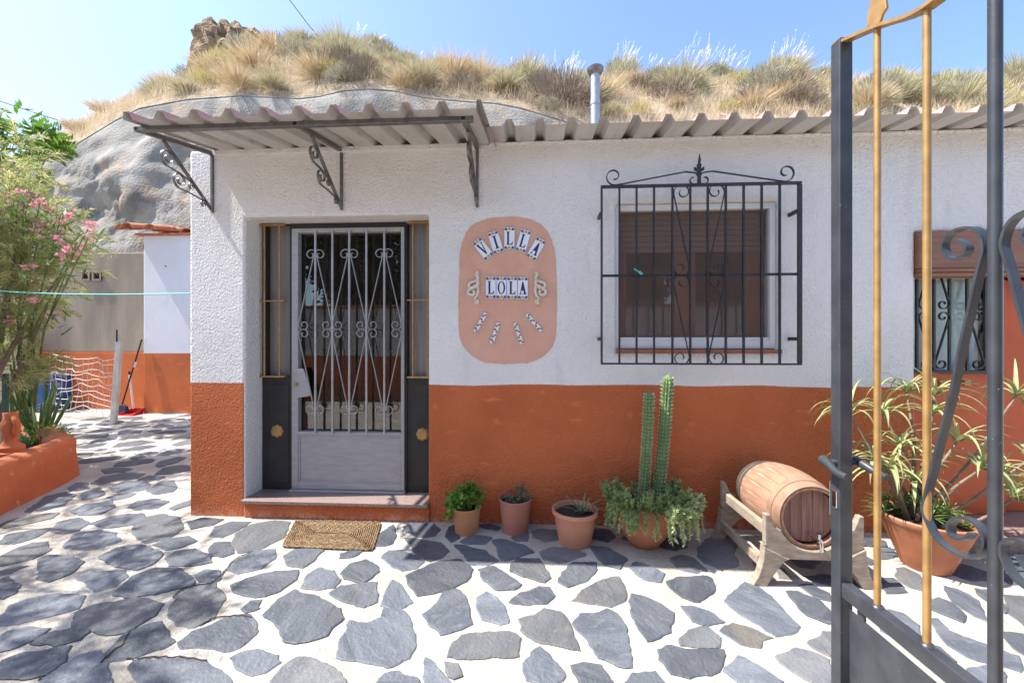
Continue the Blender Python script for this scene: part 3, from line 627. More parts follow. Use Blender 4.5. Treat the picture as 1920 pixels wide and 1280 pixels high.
# ---- doorstep
sz = W(640, 938).z
b = MB(); b.box(dx0 + .004, dx1 + .012, -.015, REC + .13, 0, sz - .026); b.build('step_riser', M['wall'], house, bevel=.008)
b = MB(); b.box(dx0 - .004, dx1 + .006, -.04, REC + .13, sz - .026, sz); b.build('step_slab', M['granite'], house, bevel=.004)
# ---- front door (recessed)
def D(x, y, dy=0.0): p = onY(x, y, REC + dy); return p.x, p.z
door = MB()
top = D(640, 419)[1]; bot = sz; L0 = dx0 - .0; R0 = dx1 + .0
lx0, lx1 = D(551, 600)[0], D(760, 600)[0]; lz0, lz1 = D(650, 915)[1], D(650, 429)[1]
fr = MB(); pw = .035
s0, s1 = D(490, 600)[0], D(545, 600)[0]; t0, t1 = D(764, 600)[0], R0 - .002; ledge = D(520, 705)[1]
fr.box(L0 + .002, s1, REC, REC + .10, top, dz1 - .002)                    # head over the left light
fr.box(s1, lx0 - .004, REC - .012, REC + .10, sz, dz1 - .002); fr.box(lx1 + .004, t0, REC - .012, REC + .10, sz, dz1 - .002)
fr.box(lx0 - .004, lx1 + .004, REC - .012, REC + .10, lz1 + .006, dz1 - .002); fr.box(t0, t1, REC, REC + .10, top, dz1 - .002)
fr.box(L0 + .002, s1, REC, REC + .10, sz, ledge - .002); fr.box(t0, t1, REC, REC + .10, sz, ledge - .002)
fr.box(L0 + .002, L0 + .035, REC + .002, REC + .10, ledge - .002, top); fr.box(t1 - .012, t1, REC + .002, REC + .10, ledge - .002, top)
fd = fr.build('front_door', M['door_black'], house, bevel=.004)
for a, c in ((L0 + .035, s1), (t0, t1 - .012)):
    MB().box(a, c, REC + .05, REC + .06, ledge - .002, top).build('side_light', M['frost'], fd)
    MB().box(a + .03, c - .012, REC - .005, REC + .004, sz + .05, ledge - .06).build('lower_panel', M['door_black'], fd, bevel=.006)
for (bxs, ext) in (((497, 525), (489, 535)), ((775, 802), (764, 806))):
    for bx in bxs:
        p = D(bx, 560, -.02)[0]; MB().tube([(p, REC - .028, ledge), (p, REC - .028, top - .01)], .0075, 8).build('brass_bar', M['brass'], fd, smooth=50)
    for yy, th in ((565, .005), (705, .007), (424, .006)):
        zz = D(500, yy)[1]; a, c = D(ext[0], yy, -.02)[0], D(ext[1], yy, -.02)[0]
        MB().box(a, min(c, t1 + .0) if c > 1 else min(c, dx1 - .001), REC - .038, REC - .001, zz - th, zz + th).build('brass_rail', M['brass'], fd, bevel=.002)
for cx_, cy_ in ((519, 808), (792, 814)):
    p = D(cx_, cy_, -.01); b = MB(); n = 48
    prof = [(0.0, -.022), (.010, -.022), (.016, -.016), (.024, -.019), (.040, -.014), (.046, 0)]
    b.lathe([(r, h) for r, h in prof], (p[0], REC - .005, p[1]), n, 'y', wob=lambda a, h: 1 + (.15 * abs(math.cos(4 * a)) if h > -.02 else 0)); b.build('rosette', M['brass'], fd, smooth=60)
# leaf
lf = MB(); fw = .045; gz0, gz1 = D(650, 808)[1], D(650, 437)[1]; gx0, gx1 = D(563, 600)[0], D(754, 600)[0]
lf.box(lx0, gx0, REC - .03, REC + .02, lz0, lz1); lf.box(gx1, lx1, REC - .03, REC + .02, lz0, lz1)
lf.box(gx0, gx1, REC - .03, REC + .02, gz1, lz1); lf.box(gx0, gx1, REC - .03, REC + .02, gz0 - .03, gz0); lf.box(gx0, gx1, REC - .03, REC + .02, lz0, lz0 + .05)
lf.box(gx0, gx1, REC - .018, REC + .01, lz0 + .05, gz0 - .03)
leafo = lf.build('door_leaf', M['door_grey'], fd, bevel=.003)
b = MB(); bzz = lz0 + .05
for (a, c, e, h) in ((gx0 + .001, gx1 - .001, bzz, bzz + .012), (gx0 + .001, gx1 - .001, gz0 - .043, gz0 - .031), (gx0 + .001, gx0 + .013, bzz + .012, gz0 - .043), (gx1 - .013, gx1 - .001, bzz + .012, gz0 - .043)):
    b.box(a, c, REC - .026, REC - .016, e, h)
b.build('panel_moulding', M['door_grey'], fd, bevel=.003)
MB().box(lx0 - .01, lx1 + .01, REC - .05, REC + .02, sz, lz0 - .004).build('threshold', M['door_grey'], fd, bevel=.004)
MB().box(gx0 - .01, gx1 + .01, REC + .022, REC + .027, gz0 - .01, gz1 + .01).build('glass_pane', M['glass'], fd)
MB().box(gx0 - .03, gx1 + .03, REC + .112, REC + .13, sz, lz1).build('inner_door', M['wood_dark'], fd)
b = MB()
for k in range(3):
    a = gx0 + .03 + k * (gx1 - gx0 - .03) / 3; b.box(a, a + (gx1 - gx0) / 3 - .05, REC + .10, REC + .111, gz0 + .05, gz0 + .65); b.box(a, a + (gx1 - gx0) / 3 - .05, REC + .10, REC + .111, gz0 + .72, gz1 - .05)
b.build('inner_panel', M['wood_dark'], fd, bevel=.006)
bars = [592.7, 624.5, 656, 688, 721.5]
for i, bx in enumerate(bars):
    X = D(bx, 620, -.035)[0]; MB().box(X - .0075, X + .0075, REC - .052, REC - .037, gz0 - .008, gz1 + .012).build('bar', M['door_bar'], fd, bevel=.002, seg=1)
sp = (D(bars[2], 600)[0] - D(bars[0], 600)[0]) / 2
zA = D(650, 478)[1]; zm1 = D(650, 606)[1]; zm2 = D(650, 629)[1]; zB = D(650, 766)[1]
for i in (0, 2, 4):
    X = D(bars[i], 620, -.035)[0]
    for sx in (-1, 1):
        up = strip((X + sx * .009, zA), (X + sx * (sp - .004), zm1), -sx * -1, -sx, .044, .044, 7.4, 7.8)
        dn = strip((X + sx * .009, zB), (X + sx * (sp - .004), zm2), -sx, sx, .044, .044, 7.4, 7.8)
        for path in (up, dn): MB().ribbon(XZ(path, REC - .045), (0, 1, 0), .012, .005).build('scroll', M['door_bar'], fd)
p = D(571, 718, -.03); b = MB(); b.prism([(D(558, 690)[0], D(558, 690)[1]), (D(558, 745)[0], D(558, 745)[1]), (D(590, 740)[0], D(590, 740)[1]), (D(578, 700)[0], D(578, 700)[1]), (D(574, 690)[0], D(574, 690)[1])][::-1], (0, REC - .036, 0), (1, 0, 0), (0, 0, 1), .006)
b.build('lock_plate', M['door_grey'], fd); b = MB(); b.lathe([(0, -.02), (.009, -.02), (.014, -.012), (.014, 0)], (D(562, 719)[0], REC - .038, D(562, 719)[1]), 16, 'y'); b.build('lock_cylinder', M['brass'], fd, smooth=50)
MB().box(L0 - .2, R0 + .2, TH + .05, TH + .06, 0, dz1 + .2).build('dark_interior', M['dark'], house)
# ---- window
win = MB(); fy0, fy1 = .035, .085
fx0, fx1, fz0, fz1 = wx0 + .003, wx1 - .003, wz0 + .006, wz1 - .003; ix0, ix1, iz0, iz1 = W(1165).x, W(1449).x, W(1300, 638).z, W(1300, 390).z
win.box(fx0, ix0, fy0, fy1, fz0, fz1); win.box(ix1, fx1, fy0, fy1, fz0, fz1); win.box(ix0, ix1, fy0, fy1, iz1, fz1); win.box(ix0, ix1, fy0, fy1, fz0, iz0)
wo = win.build('window', M['alu'], house, bevel=.003)
MB().box(ix0, ix1, fy0 + .012, fy0 + .024, iz0 - .0, iz0 + .022).build('bottom_rail', M['alu'], wo, bevel=.002)
MB().add([(ix0, fy0 + .028, iz0), (ix1, fy0 + .028, iz0), (ix1, fy0 + .028, iz1), (ix0, fy0 + .028, iz1)], [(0, 1, 2, 3)]).build('insect_screen', M['screen'], wo)
zb = W(1300, 474, .15).z
k = 0; zz = zb
while zz < iz1 + .02:
    MB().box(ix0 - .01, ix1 + .01, .128, .138, zz, zz + .038).build('blind_slat', M['blind'], wo, bevel=.004, seg=1); zz += .040
yw0, yw1 = .16, .20
def WX(x): return W(x, 600, .18).x
fr = MB(); za, zc = W(1300, 640, .18).z - .02, zb + .1
for a, c in ((1158, 1173), (1262, 1302), (1392, 1422), (1440, 1460)): fr.box(WX(a), WX(c), yw0, yw1, za, zc)
fr.box(WX(1158), WX(1460), yw0 + .003, yw1 - .003, za, W(1300, 628, .18).z)
fr.build('wooden_casement', M['wood_red'], wo, bevel=.005)
for a, c in ((1173, 1262), (1302, 1392), (1422, 1440)): MB().box(WX(a), WX(c), yw0 + .018, yw0 + .022, za, zc).build('glass_pane', M['glass2'], wo)
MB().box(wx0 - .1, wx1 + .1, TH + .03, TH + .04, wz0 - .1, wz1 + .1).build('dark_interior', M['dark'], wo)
MB().box(wx0 - .004, wx1 + .012, -.018, .06, wz0 - .028, wz0 + .002).build('sill', M['sill'], wo, bevel=.006)
# ---- window grille
GY = -.11
def G(x, y): p = onY(x, y, GY); return p.x, p.z
gl, gr = G(1128, 500)[0], G(1500, 500)[0]; gt, gb = G(1310, 347)[1], G(1310, 682)[1]; gm = G(1310, 515)[1]
gf = MB(); gf.box(gl - .006, gr + .006, GY - .014, GY + .014, gt - .008, gt + .008); gf.box(gl - .006, gr + .006, GY - .014, GY + .014, gb - .006, gb + .006)
gf.box(gl - .006, gl + .006, GY - .014, GY + .014, gb + .006, gt - .008); gf.box(gr - .014, gr + .012, GY - .008, GY + .012, gb + .006, gt - .008)
grille = gf.build('window_grille', M['iron_black'], house, bevel=.002, seg=1)
gz = [187, 285, 385, 490, 592, 692, 795, 897, 1000, 1103]
GXs = [G(1100 + q / 3.048, 515)[0] for q in gz]
for X in GXs: MB().box(X - .006, X + .006, GY - .007, GY + .007, gb + .006, gt - .008).build('bar', M['iron_black'], grille)
MB().box(gl, gr, GY + .007, GY + .013, gm - .009, gm + .009).build('cross_rail', M['iron_black'], grille)
mx_ = (GXs[4] + GXs[5]) / 2
for sx in (-1, 1):
    xo = abs(GXs[3] - mx_) if sx < 0 else abs(GXs[6] - mx_); xi = abs(GXs[4] - mx_) if sx < 0 else abs(GXs[5] - mx_)
    for (ya, yb) in ((gt, gm), (gm, gb)):
        A = (mx_ + sx * (xo - .010), ya - .065); B = (mx_ + sx * (xi + .008), yb + .060)
        MB().ribbon(XZ(strip(A, B, sx, sx, .060, .058, 7.4, 7.4), GY), (0, 1, 0), .012, .005).build('scroll', M['iron_black'], grille)
    # pediment scrolls
    A = (mx_ + sx * .035, gt + .085); Bq = (mx_ + sx * (gr - gl) * .42, gt + .012)
    path = strip(A, Bq, sx, sx, .048, .062, 6.6, 7.0, mid=[(mx_ + sx * .09, gt + .092)])
    MB().ribbon(XZ(path, GY), (0, 1, 0), .014, .006).build('pediment_scroll', M['iron_black'], grille)
fin = [(-.012, 0), (.012, 0), (.012, .06), (.022, .075), (.012, .09), (.034, .10), (.034, .125), (.022, .118), (.012, .112), (.016, .135), (.008, .15), (.012, .17), (.002, .215), (-.006, .165), (-.006, .15), (-.016, .135), (-.012, .112), (-.022, .118), (-.034, .125), (-.034, .10), (-.012, .09), (-.022, .075), (-.012, .06)]
MB().prism(fin, (mx_, GY + .006, gt), (1, 0, 0), (0, 0, 1), .014).build('finial', M['iron_black'], grille, bevel=.003, seg=1)
for X, zz in ((gl, G(1128, 400)[1]), (gl, G(1128, 635)[1]), (gr, G(1500, 394)[1]), (gr, G(1500, 635)[1])):
    MB().box(X - .012, X + .004, GY + .012, .01, zz - .012, zz + .012).build('wall_lug', M['iron_black'], grille)
# ---- side door on the right: shutter box, barred upper light, orange lower leaf
sd_ = MB(); SY = .10
def Q(x, y, Y=SY): p = onY(x, y, Y); return p.x, p.z
ax0 = rx0 + .002; ax1 = Q(1887, 600)[0]; zbx = Q(1800, 520, .02)[1]; zse = Q(1800, 697)[1]
body = MB(); body.box(ax0, ax1, SY, SY + .05, .10, zse); body.box(ax0, ax0 + .02, SY, SY + .05, zse, zbx); body.box(ax1 - .10, ax1, SY, SY + .05, zse, zbx)
sdo = body.build('side_door', M['door_orange'], house, bevel=.006)
MB().box(ax1 + .004, rx1 - .004, SY + .07, SY + .12, .10, zbx).build('inner_leaf', M['door_orange'], sdo, bevel=.006)
MB().box(rx0 + .002, rx1 - .002, -.03, TH - .02, zbx + .055, rz1 - .004).build('shutter_box', M['shut_wood'], sdo, bevel=.006)
b = MB(); b.box(rx0 + .003, rx1 - .003, -.042, .06, zbx + .030, zbx + .054); b.box(rx0 + .003, rx1 - .003, -.030, .06, zbx, zbx + .030); b.build('shutter_moulding', M['shut_wood'], sdo, bevel=.008)
MB().box(ax0 + .02, ax1 - .10, SY + .028, SY + .034, zse, zbx).build('glass_pane', M['glass_clear'], sdo)
b = MB(); n = 46; cxs = [ax0 + .02 + (ax1 - ax0 - .12) * i / n for i in range(n + 1)]
vs = [(x, SY + .075 + .012 * math.sin(i * 1.15) + .006 * math.sin(i * .43), z) for z in (zse - .02, zbx + .02) for i, x in enumerate(cxs)]
b.add(vs, [(i, i + 1, n + 2 + i, n + 1 + i) for i in range(n)]); b.build('curtain', M['curtain'], sdo, smooth=80)
MB().box(ax0, ax1 - .05, SY - .03, SY - .001, zse - .012, zse + .012).build('light_sill', M['iron_black'], sdo, bevel=.003)
gy = SY - .02
gbx = [1719, 1751, 1780, 1813, 1847, 1876]
for x in gbx:
    X = Q(x, 600, gy)[0]; MB().box(X - .007, X + .007, gy - .007, gy + .007, zse + .012, zbx).build('bar', M['iron_black'], sdo)
zc1 = Q(1760, 578, gy)[1]; zc2 = Q(1760, 586, gy)[1]
for c in (1751, 1847):
    X = Q(c, 600, gy)[0]
    for sx in (-1, 1):
        A = (X + sx * .012, zbx - .0); B = (X + sx * .098, zc1 + .045)
        MB().ribbon(XZ(strip((X + sx * .045, zbx + .02), B, 0, -sx, .03, .040, 5, 7.0), gy), (0, 1, 0), .014, .006).build('scroll', M['iron_black'], sdo)
        A2 = (X + sx * .098, zc2 - .045); B2 = (X + sx * .010, zse + .075)
        MB().ribbon(XZ(strip(A2, B2, sx, sx, .040, .042, 7.0, 7.0), gy), (0, 1, 0), .014, .006).build('scroll', M['iron_black'], sdo)
bz = Q(1790, 718)[1]; bxa, bxb = Q(1765, 718, SY - .02)[0], Q(1837, 718, SY - .02)[0]
b = MB(); b.tube([(bxa, SY - .014, bz), (bxb, SY - .014, bz)], .0055, 8); b.box(bxa, bxa + .05, SY - .012, SY - .001, bz - .014, bz + .02); b.box(bxb - .09, bxb - .05, SY - .012, SY - .001, bz - .014, bz + .02); b.build('brass_bolt', M['brass'], sdo)
MB().box(rx0 + .01, rx1, -.24, TH, 0, .10).build('side_step', M['granite'], house, bevel=.006)
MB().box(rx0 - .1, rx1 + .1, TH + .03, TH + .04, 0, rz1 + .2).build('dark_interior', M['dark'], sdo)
# ================================================================== CANOPY over the front door
PR = .57; caz = W(398, 290).z; SL = .209
can = thing('door_canopy', 'grey ribbed metal canopy on scrolled brackets over the front door', 'canopy', (W(640).x, 0, caz))
clx, cmx, crx = W(399).x, W(641).x, W(895).x
def arm(d): return caz - SL * d
fl = onY(256, 245, -PR).x; frx = onY(884, 218, -PR).x
bm = MB(); zf = arm(PR)
bm.bar((fl - .004, -PR, zf + .006), (frx + .01, -PR, zf + .006), .03, .03); bm.build('front_beam', M['iron_grey'], can, bevel=.002, seg=1)
for X in (clx, cmx, crx):
    a = MB(); a.bar((X, -PR + .016, arm(PR - .016) + .006), (X, .0, caz + .006), .03, .03); a.build('arm', M['iron_grey'], can, bevel=.002, seg=1)
    MB().box(X - .011, X + .011, -PR - .0152, -PR - .012, zf - .003, zf + .015).build('tube_end', M['dark'], can)
    br = MB(); zb_ = caz - .43
    br.box(X - .010, X + .010, -.014, .006, zb_ - .01, caz - .012)
    bk_ = br.build('bracket', M['iron_grey'], can, bevel=.002, seg=1)
    MB().bar((X, -.012, zb_ + .01), (X, -.40, arm(.40) - .012), .022, .010).build('strut', M['iron_grey'], bk_)
    A0 = np.array([.012, zb_ + .01]); A1 = np.array([.40, arm(.40) - .012]); dv = (A1 - A0); Ld = np.linalg.norm(dv); dv /= Ld; nv = np.array([dv[1], -dv[0]])
    def pt(s, n_): q = A0 + dv * s * Ld + nv * n_; return (q[0], q[1])
    # scrolls lie on the outer, lower side of the strut
    def spiral(s, n_, r0, r1, a0, tot, k=26):
        q = A0 + dv * s * Ld + nv * n_; return [(q[0] + (r0 + (r1 - r0) * i / k) * math.cos(a0 + tot * i / k), q[1] + (r0 + (r1 - r0) * i / k) * math.sin(a0 + tot * i / k)) for i in range(k + 1)]
    hd = math.atan2(dv[1], dv[0])
    for (s, n_, r0, tail) in ((.83, .055, .058, (.42, .004)), (.55, .085, .056, (.13, .004))):
        # big curl: spirals from its eye outwards, then sweeps down to the strut
        t1 = pt(tail[0], tail[1]); q1 = A0 + dv * (s + tail[0]) / 2 * Ld + nv * (n_ * .62 + .02)
        sp2 = spiral(s, n_, .014, r0, hd + .2, -(2 * math.pi + 2.4), 34)
        path = sp2 + [tuple(q1)] + [t1]
        P3 = catmull([Vector((X, -p[0], p[1])) for p in path], 2); MB().ribbon(P3, (1, 0, 0), .016, .0045).build('scroll', M['iron_grey'], bk_)
    for s, n_ in ((.40, .030), (.13, .032)):
        P3 = [Vector((X, -p[0], p[1])) for p in spiral(s, n_, .008, .026, hd, 8.5, 30)]; MB().ribbon(P3, (1, 0, 0), .016, .0045).build('scroll', M['iron_grey'], bk_)
sx0 = onY(230, 225, -PR - .12).x; sx1 = onY(892, 212, -PR - .12).x
b = sheet(sx0, sx1, -PR - .12, .05, arm(PR + .12) + .024, arm(-.05) + .024, start=-.02)
sheet_obj(b, 'canopy_sheet', can, [M['sheet_top'], M['sheet_under']])
b = MB(); zq = arm(PR + .12) + .024; zw = arm(-.05) + .024       # down-turned flashing at the right end
b.add([(sx1, -PR - .12, zq), (sx1 + .004, -PR - .12, zq + .05), (sx1 + .03, -PR - .12, zq + .05), (sx1 + .05, -PR - .12, zq - .02),
       (sx1, .02, zw - .01), (sx1 + .004, .02, zw + .04), (sx1 + .03, .02, zw + .04), (sx1 + .05, .02, zw - .03)], [(0, 1, 5, 4), (1, 2, 6, 5), (2, 3, 7, 6)])
sheet_obj(b, 'end_flashing', can, [M['sheet_top'], M['sheet_under']])
MB().box(clx + .02, crx - .02, -.03, .004, caz - .016, caz + .022).build('wall_batten', M['white'], can, bevel=.004)
# ================================================================== NAME SIGN of glazed tiles
sign = thing('name_sign', 'salmon painted panel with glazed letter tiles reading VILLA LOLA', 'sign', (W(950).x, 0, W(950, 682).z))
outl = [(862, 480), (866, 455), (880, 428), (905, 413), (950, 407), (990, 410), (1015, 422), (1030, 440), (1040, 470), (1044, 530), (1044, 600), (1040, 640), (1025, 662), (1000, 677), (960, 682), (915, 680), (890, 670), (870, 650), (861, 625), (860, 560)]
P = catmull([Vector((W(x, y).x, W(x, y).z, 0)) for x, y in outl + outl[:1]], 6)[:-1]
P = [(p.x + noise.noise(p * 30) * .006, p.y + noise.noise(p * 30 + Vector((9, 9, 9))) * .006) for p in P]
area = sum(P[i][0] * P[(i + 1) % len(P)][1] - P[(i + 1) % len(P)][0] * P[i][1] for i in range(len(P)))
if area < 0: P = P[::-1]
MB().prism(P, (0, .004, 0), (1, 0, 0), (0, 0, 1), .007).build('painted_panel', M['patch'], sign)
def letter(ch):
    if ch == 'L': return [[(-.34, -.5), (.36, -.5), (.40, -.24), (.33, -.24), (.22, -.42), (-.04, -.44), (-.04, .44), (.06, .46), (.06, .5), (-.36, .5), (-.36, .46), (-.26, .44), (-.26, -.45), (-.34, -.46)]]
    if ch == 'I': return [[(-.24, -.5), (.24, -.5), (.24, -.45), (.12, -.43), (.12, .43), (.24, .45), (.24, .5), (-.24, .5), (-.24, .45), (-.12, .43), (-.12, -.43), (-.24, -.45)]]
    if ch == 'V': return [[(-.06, -.5), (.06, -.5), (.32, .44), (.42, .46), (.42, .5), (.12, .5), (.12, .46), (.22, .44), (.04, -.2), (-.16, .44), (-.06, .46), (-.06, .5), (-.46, .5), (-.46, .46), (-.37, .44)]]
    if ch == 'A': return [[(-.42, -.5), (-.12, -.5), (-.12, -.46), (-.22, -.44), (-.17, -.20), (.08, -.20), (.14, -.44), (.04, -.46), (.04, -.5), (.46, -.5), (.46, -.46), (.37, -.44), (.06, .5), (-.06, .5), (-.32, -.44), (-.42, -.46)]]
    if ch == 'O':
        return 'O'
def tile(cx_, cy_, upx, upy, wd, ht, ch):
    c = W(cx_, cy_); up = Vector((upx, 0, -upy)).normalized(); rt = Vector((up.z, 0, -up.x)); o = Vector((c.x, -.004, c.z))
    t = MB(); t.prism([(-wd / 2, -ht / 2), (wd / 2, -ht / 2), (wd / 2, ht / 2), (-wd / 2, ht / 2)], o, rt, up, .008); to = t.build('name_tile' if ch else 'border_tile', M['tile'], sign, bevel=.0015)
    f = o + Vector((0, -.0080, 0))
    b = MB(); e = .0016
    for (x0, x1, y0, y1) in ((-wd / 2 + .001, wd / 2 - .001, ht / 2 - e - .001, ht / 2 - .001), (-wd / 2 + .001, wd / 2 - .001, -ht / 2 + .001, -ht / 2 + e + .001), (-wd / 2 + .001, -wd / 2 + e + .001, -ht / 2 + e + .001, ht / 2 - e - .001), (wd / 2 - e - .001, wd / 2 - .001, -ht / 2 + e + .001, ht / 2 - e - .001)):
        b.prism([(x0, y0), (x1, y0), (x1, y1), (x0, y1)], f, rt, up, .0006)
    b.build('glazed_border', M['tile_violet'], to)
    def disc(B, x, y, r, lift=.0008, n=10, sx=1, rot=0):
        B.prism([(x + r * sx * math.cos(a) * math.cos(rot) - r * math.sin(a) * math.sin(rot), y + r * sx * math.cos(a) * math.sin(rot) + r * math.sin(a) * math.cos(rot)) for a in [2 * math.pi * i / n for i in range(n)]], f, rt, up, lift)
    yl = MB(); bl = MB(); vi = MB()
    if ch:
        lh = ht * .58; lw = wd * .80
        L = letter(ch); lb = MB()
        if L == 'O':
            n = 28; outer = [(.44 * lw * math.cos(2 * math.pi * i / n), .5 * lh * math.sin(2 * math.pi * i / n)) for i in range(n)]; inner = [(.25 * lw * math.cos(2 * math.pi * i / n), .44 * lh * math.sin(2 * math.pi * i / n)) for i in range(n)]
            for i in range(n): lb.prism([outer[i], outer[(i + 1) % n], inner[(i + 1) % n], inner[i]], f, rt, up, .0008)
        else:
            for poly in L: lb.prism([(p[0] * lw, p[1] * lh) for p in poly], f, rt, up, .0008)
        lb.build('letter', M['tile_blue'], to)
        for sy in (-1, 1):
            y0 = sy * ht * .405
            disc(yl, 0, y0, ht * .055, .0014)
            for k in range(5):
                a = k * 1.257 + .3; disc(yl, ht * .05 * math.cos(a), y0 + ht * .04 * math.sin(a), ht * .032, .0011)
            disc(bl, 0, y0, ht * .02, .0020)
            for sx in (-1, 1):
                disc(vi, sx * wd * .30, y0 + ht * .02, ht * .035, .0008, sx=1.6, rot=.5 * sx); disc(vi, sx * wd * .36, y0 - ht * .035, ht * .028, .0008, sx=1.3, rot=-.6 * sx); disc(bl, sx * wd * .24, y0 - ht * .045, ht * .022, .0011, sx=1.7, rot=.4 * sx); disc(bl, sx * wd * .42, y0 + ht * .005, ht * .02, .0011)
    else:
        for k, tt in enumerate((-.36, -.12, .12, .36)):
            y0 = tt * ht
            (disc(yl, wd * .08 * (-1) ** k, y0, wd * .24, .0012), disc(bl, -wd * .22 * (-1) ** k, y0 + wd * .2, wd * .17, .0010, sx=1.5, rot=.7), disc(vi, wd * .2 * (-1) ** k, y0 - wd * .28, wd * .18, .0009, sx=1.6, rot=-.6), disc(bl, wd * .02, y0, wd * .08, .0018))
    yl.build('flower', M['tile_yellow'], to, kind='stuff'); bl.build('flourish', M['tile_blue'], to, kind='stuff'); vi.build('swirl', M['tile_violet'], to, kind='stuff')
sc_ = W(960).x - W(860).x; mpp = sc_ / 100
for ch, (tx, ty), (bx, by) in (('V', (222, 254), (322, 384)), ('I', (345, 185), (396, 350)), ('L', (477, 150), (475, 325)), ('L', (606, 180), (560, 335)), ('A', (725, 245), (640, 392))):
    tile(840 + (tx + bx) / 2 / 4.13, 390 + (ty + by) / 2 / 4.13, tx - bx, ty - by, 20.3 * mpp, 42 * mpp, ch)
for i, ch in enumerate('LOLA'): tile(840 + (332 + i * 82.5) / 4.13, 390 + (617 + i * 1.2) / 4.13, 0, -1, 19.7 * mpp, 41.5 * mpp, ch)
for a, c in (((292, 818), (212, 955)), ((393, 888), (338, 1048)), ((520, 892), (573, 1050)), ((612, 826), (722, 948))):
    tile(840 + (a[0] + c[0]) / 2 / 4.13, 390 + (a[1] + c[1]) / 2 / 4.13, a[0] - c[0], a[1] - c[1], 8.2 * mpp, 42 * mpp, None)
for sx, xx in ((1, 888), (-1, 1013)):
    c = W(xx, 540); b = MB()
    def lp(pts, r): b.tube(catmull([Vector((c.x + sx * p[0], -.012 - .006 * math.sin(i * 1.7), c.z + p[1])) for i, p in enumerate(pts)], 5), r, 8)
    lp([(.030, .115), (.022, .095), (.034, .075), (.022, .055), (.004, .045), (-.018, .04), (-.034, .022), (-.026, .004), (.0, .004), (.012, .02)], .010)
    lp([(.028, .06), (.034, .03), (.012, .006), (-.012, -.004), (-.036, -.018), (-.034, -.044), (-.006, -.05), (.008, -.034), (.0, -.018)], .011)
    lp([(.032, .02), (.036, -.02), (.026, -.055), (.012, -.075), (.022, -.095), (.014, -.118)], .010)
    lp([(.034, .118), (.038, .10), (.030, .088)], .006); lp([(.034, -.085), (.036, -.105), (.026, -.12)], .006)
    b.build('bow_ornament', M['plaster_cream'], sign, smooth=60)
# ================================================================== ANNEX with clay tiles, at the back of the yard
ann = onZ(310, 775, 0); AY = ann.y
ax = onY(269, 600, AY).x; axr = onY(520, 600, AY).x; az = onY(310, 441, AY).z
annex = thing('annex', 'small white annex with orange dado and clay-tile eave behind the house', 'building', (ax + .5, AY + .3, 0))
MB().box(ax, axr, AY, YB + .3, -.02, az).build('wall', M['annex'], annex, bevel=.015)
MB().lathe([(0, -.004), (.012, -.004), (.012, .004)], (onY(311, 499, AY).x, AY - .002, onY(311, 499, AY).z), 10, 'y').build('wall_plug', M['dark'], annex)
def roof_tile_mesh():
    b = MB(); n = 10; vs = []
    for yy, r, zz in ((0, .125, 0), (.42, .105, .11)):
        for ro in (r, r - .014):
            for i in range(n + 1):
                a = math.pi * i / n; vs.append((ro * math.cos(a), yy, zz + ro * math.sin(a) * .8))
    m = n + 1; fs = []
    for i in range(n): fs += [(i, i + 1, 2 * m + i + 1, 2 * m + i), (m + i + 1, m + i, 3 * m + i, 3 * m + i + 1), (i + 1, i, m + i, m + i + 1), (2 * m + i, 2 * m + i + 1, 3 * m + i + 1, 3 * m + i)]
    b.add(vs, fs); return b
tp = None
for row in range(3):
    for i in range(0, 9):
        x = ax + .02 + i * .235 + random.uniform(-.008, .008); loc = Vector((x, AY - .13 + row * .34, az + .025 + row * .075 + random.uniform(-.005, .005)))
        if tp is None: tp = roof_tile_mesh().build('roof_tile', M['rooftile'], annex, smooth=50); o = tp
        else: o = tp.copy(); col.objects.link(o)
        o.location = loc - OFF[annex.name]; o.rotation_euler = (0, 0, random.uniform(-.04, .04))
        # mesh was built around the annex origin
for o in annex.children:
    if o.name.startswith('roof_tile'): o.location = o.location + OFF[annex.name]
MB().box(ax - .10, axr, AY - .07, AY + .6, az - .005, az + .02).build('eave_board', M['rooftile'], annex)
# ================================================================== PLANTER (curved orange wall) and what grows in it
pl = thing('planter', 'curved orange plastered planter with plants and wire netting', 'planter', (-4.4, .6, 0))
front = catmull([Vector((*p, 0)) for p in PLAN], 8); b = MB(); vs = []; m = len(front); HP = .385
for i, p in enumerate(front):
    t = (front[min(i + 1, m - 1)] - front[max(i - 1, 0)]).normalized(); nn = Vector((-t.y, t.x, 0))          # towards the soil
    wv = lambda s: noise.noise(Vector((p.x * 2.3, p.y * 2.3, s))) * .012
    for d, z in ((0, -.02), (.012, .10), (.02 + wv(1), .24), (.02 + wv(2), HP - .05), (.035, HP - .012 + wv(3)), (.08, HP + .008 + wv(4)), (.15, HP + .006 + wv(5)), (.20, HP - .03), (.215, HP - .22)):
        q = p + nn * d; vs.append((q.x, q.y, z))
b.add(vs, [(i * 9 + j, i * 9 + j + 1, (i + 1) * 9 + j + 1, (i + 1) * 9 + j) for i in range(m - 1) for j in range(8)])
b.build('planter_wall', M['planter'], pl, smooth=60)
b = MB(); b.add([(p.x - .1, p.y + (.0 if p.y < 1.4 else -.12), .27) for p in front] + [(-12, 2.0, .27), (-12, -2.9, .27)], [tuple(range(m + 2))]); b.build('soil', M['earth'], pl)
def P_(x, y, Y): return onY(x, y, Y)
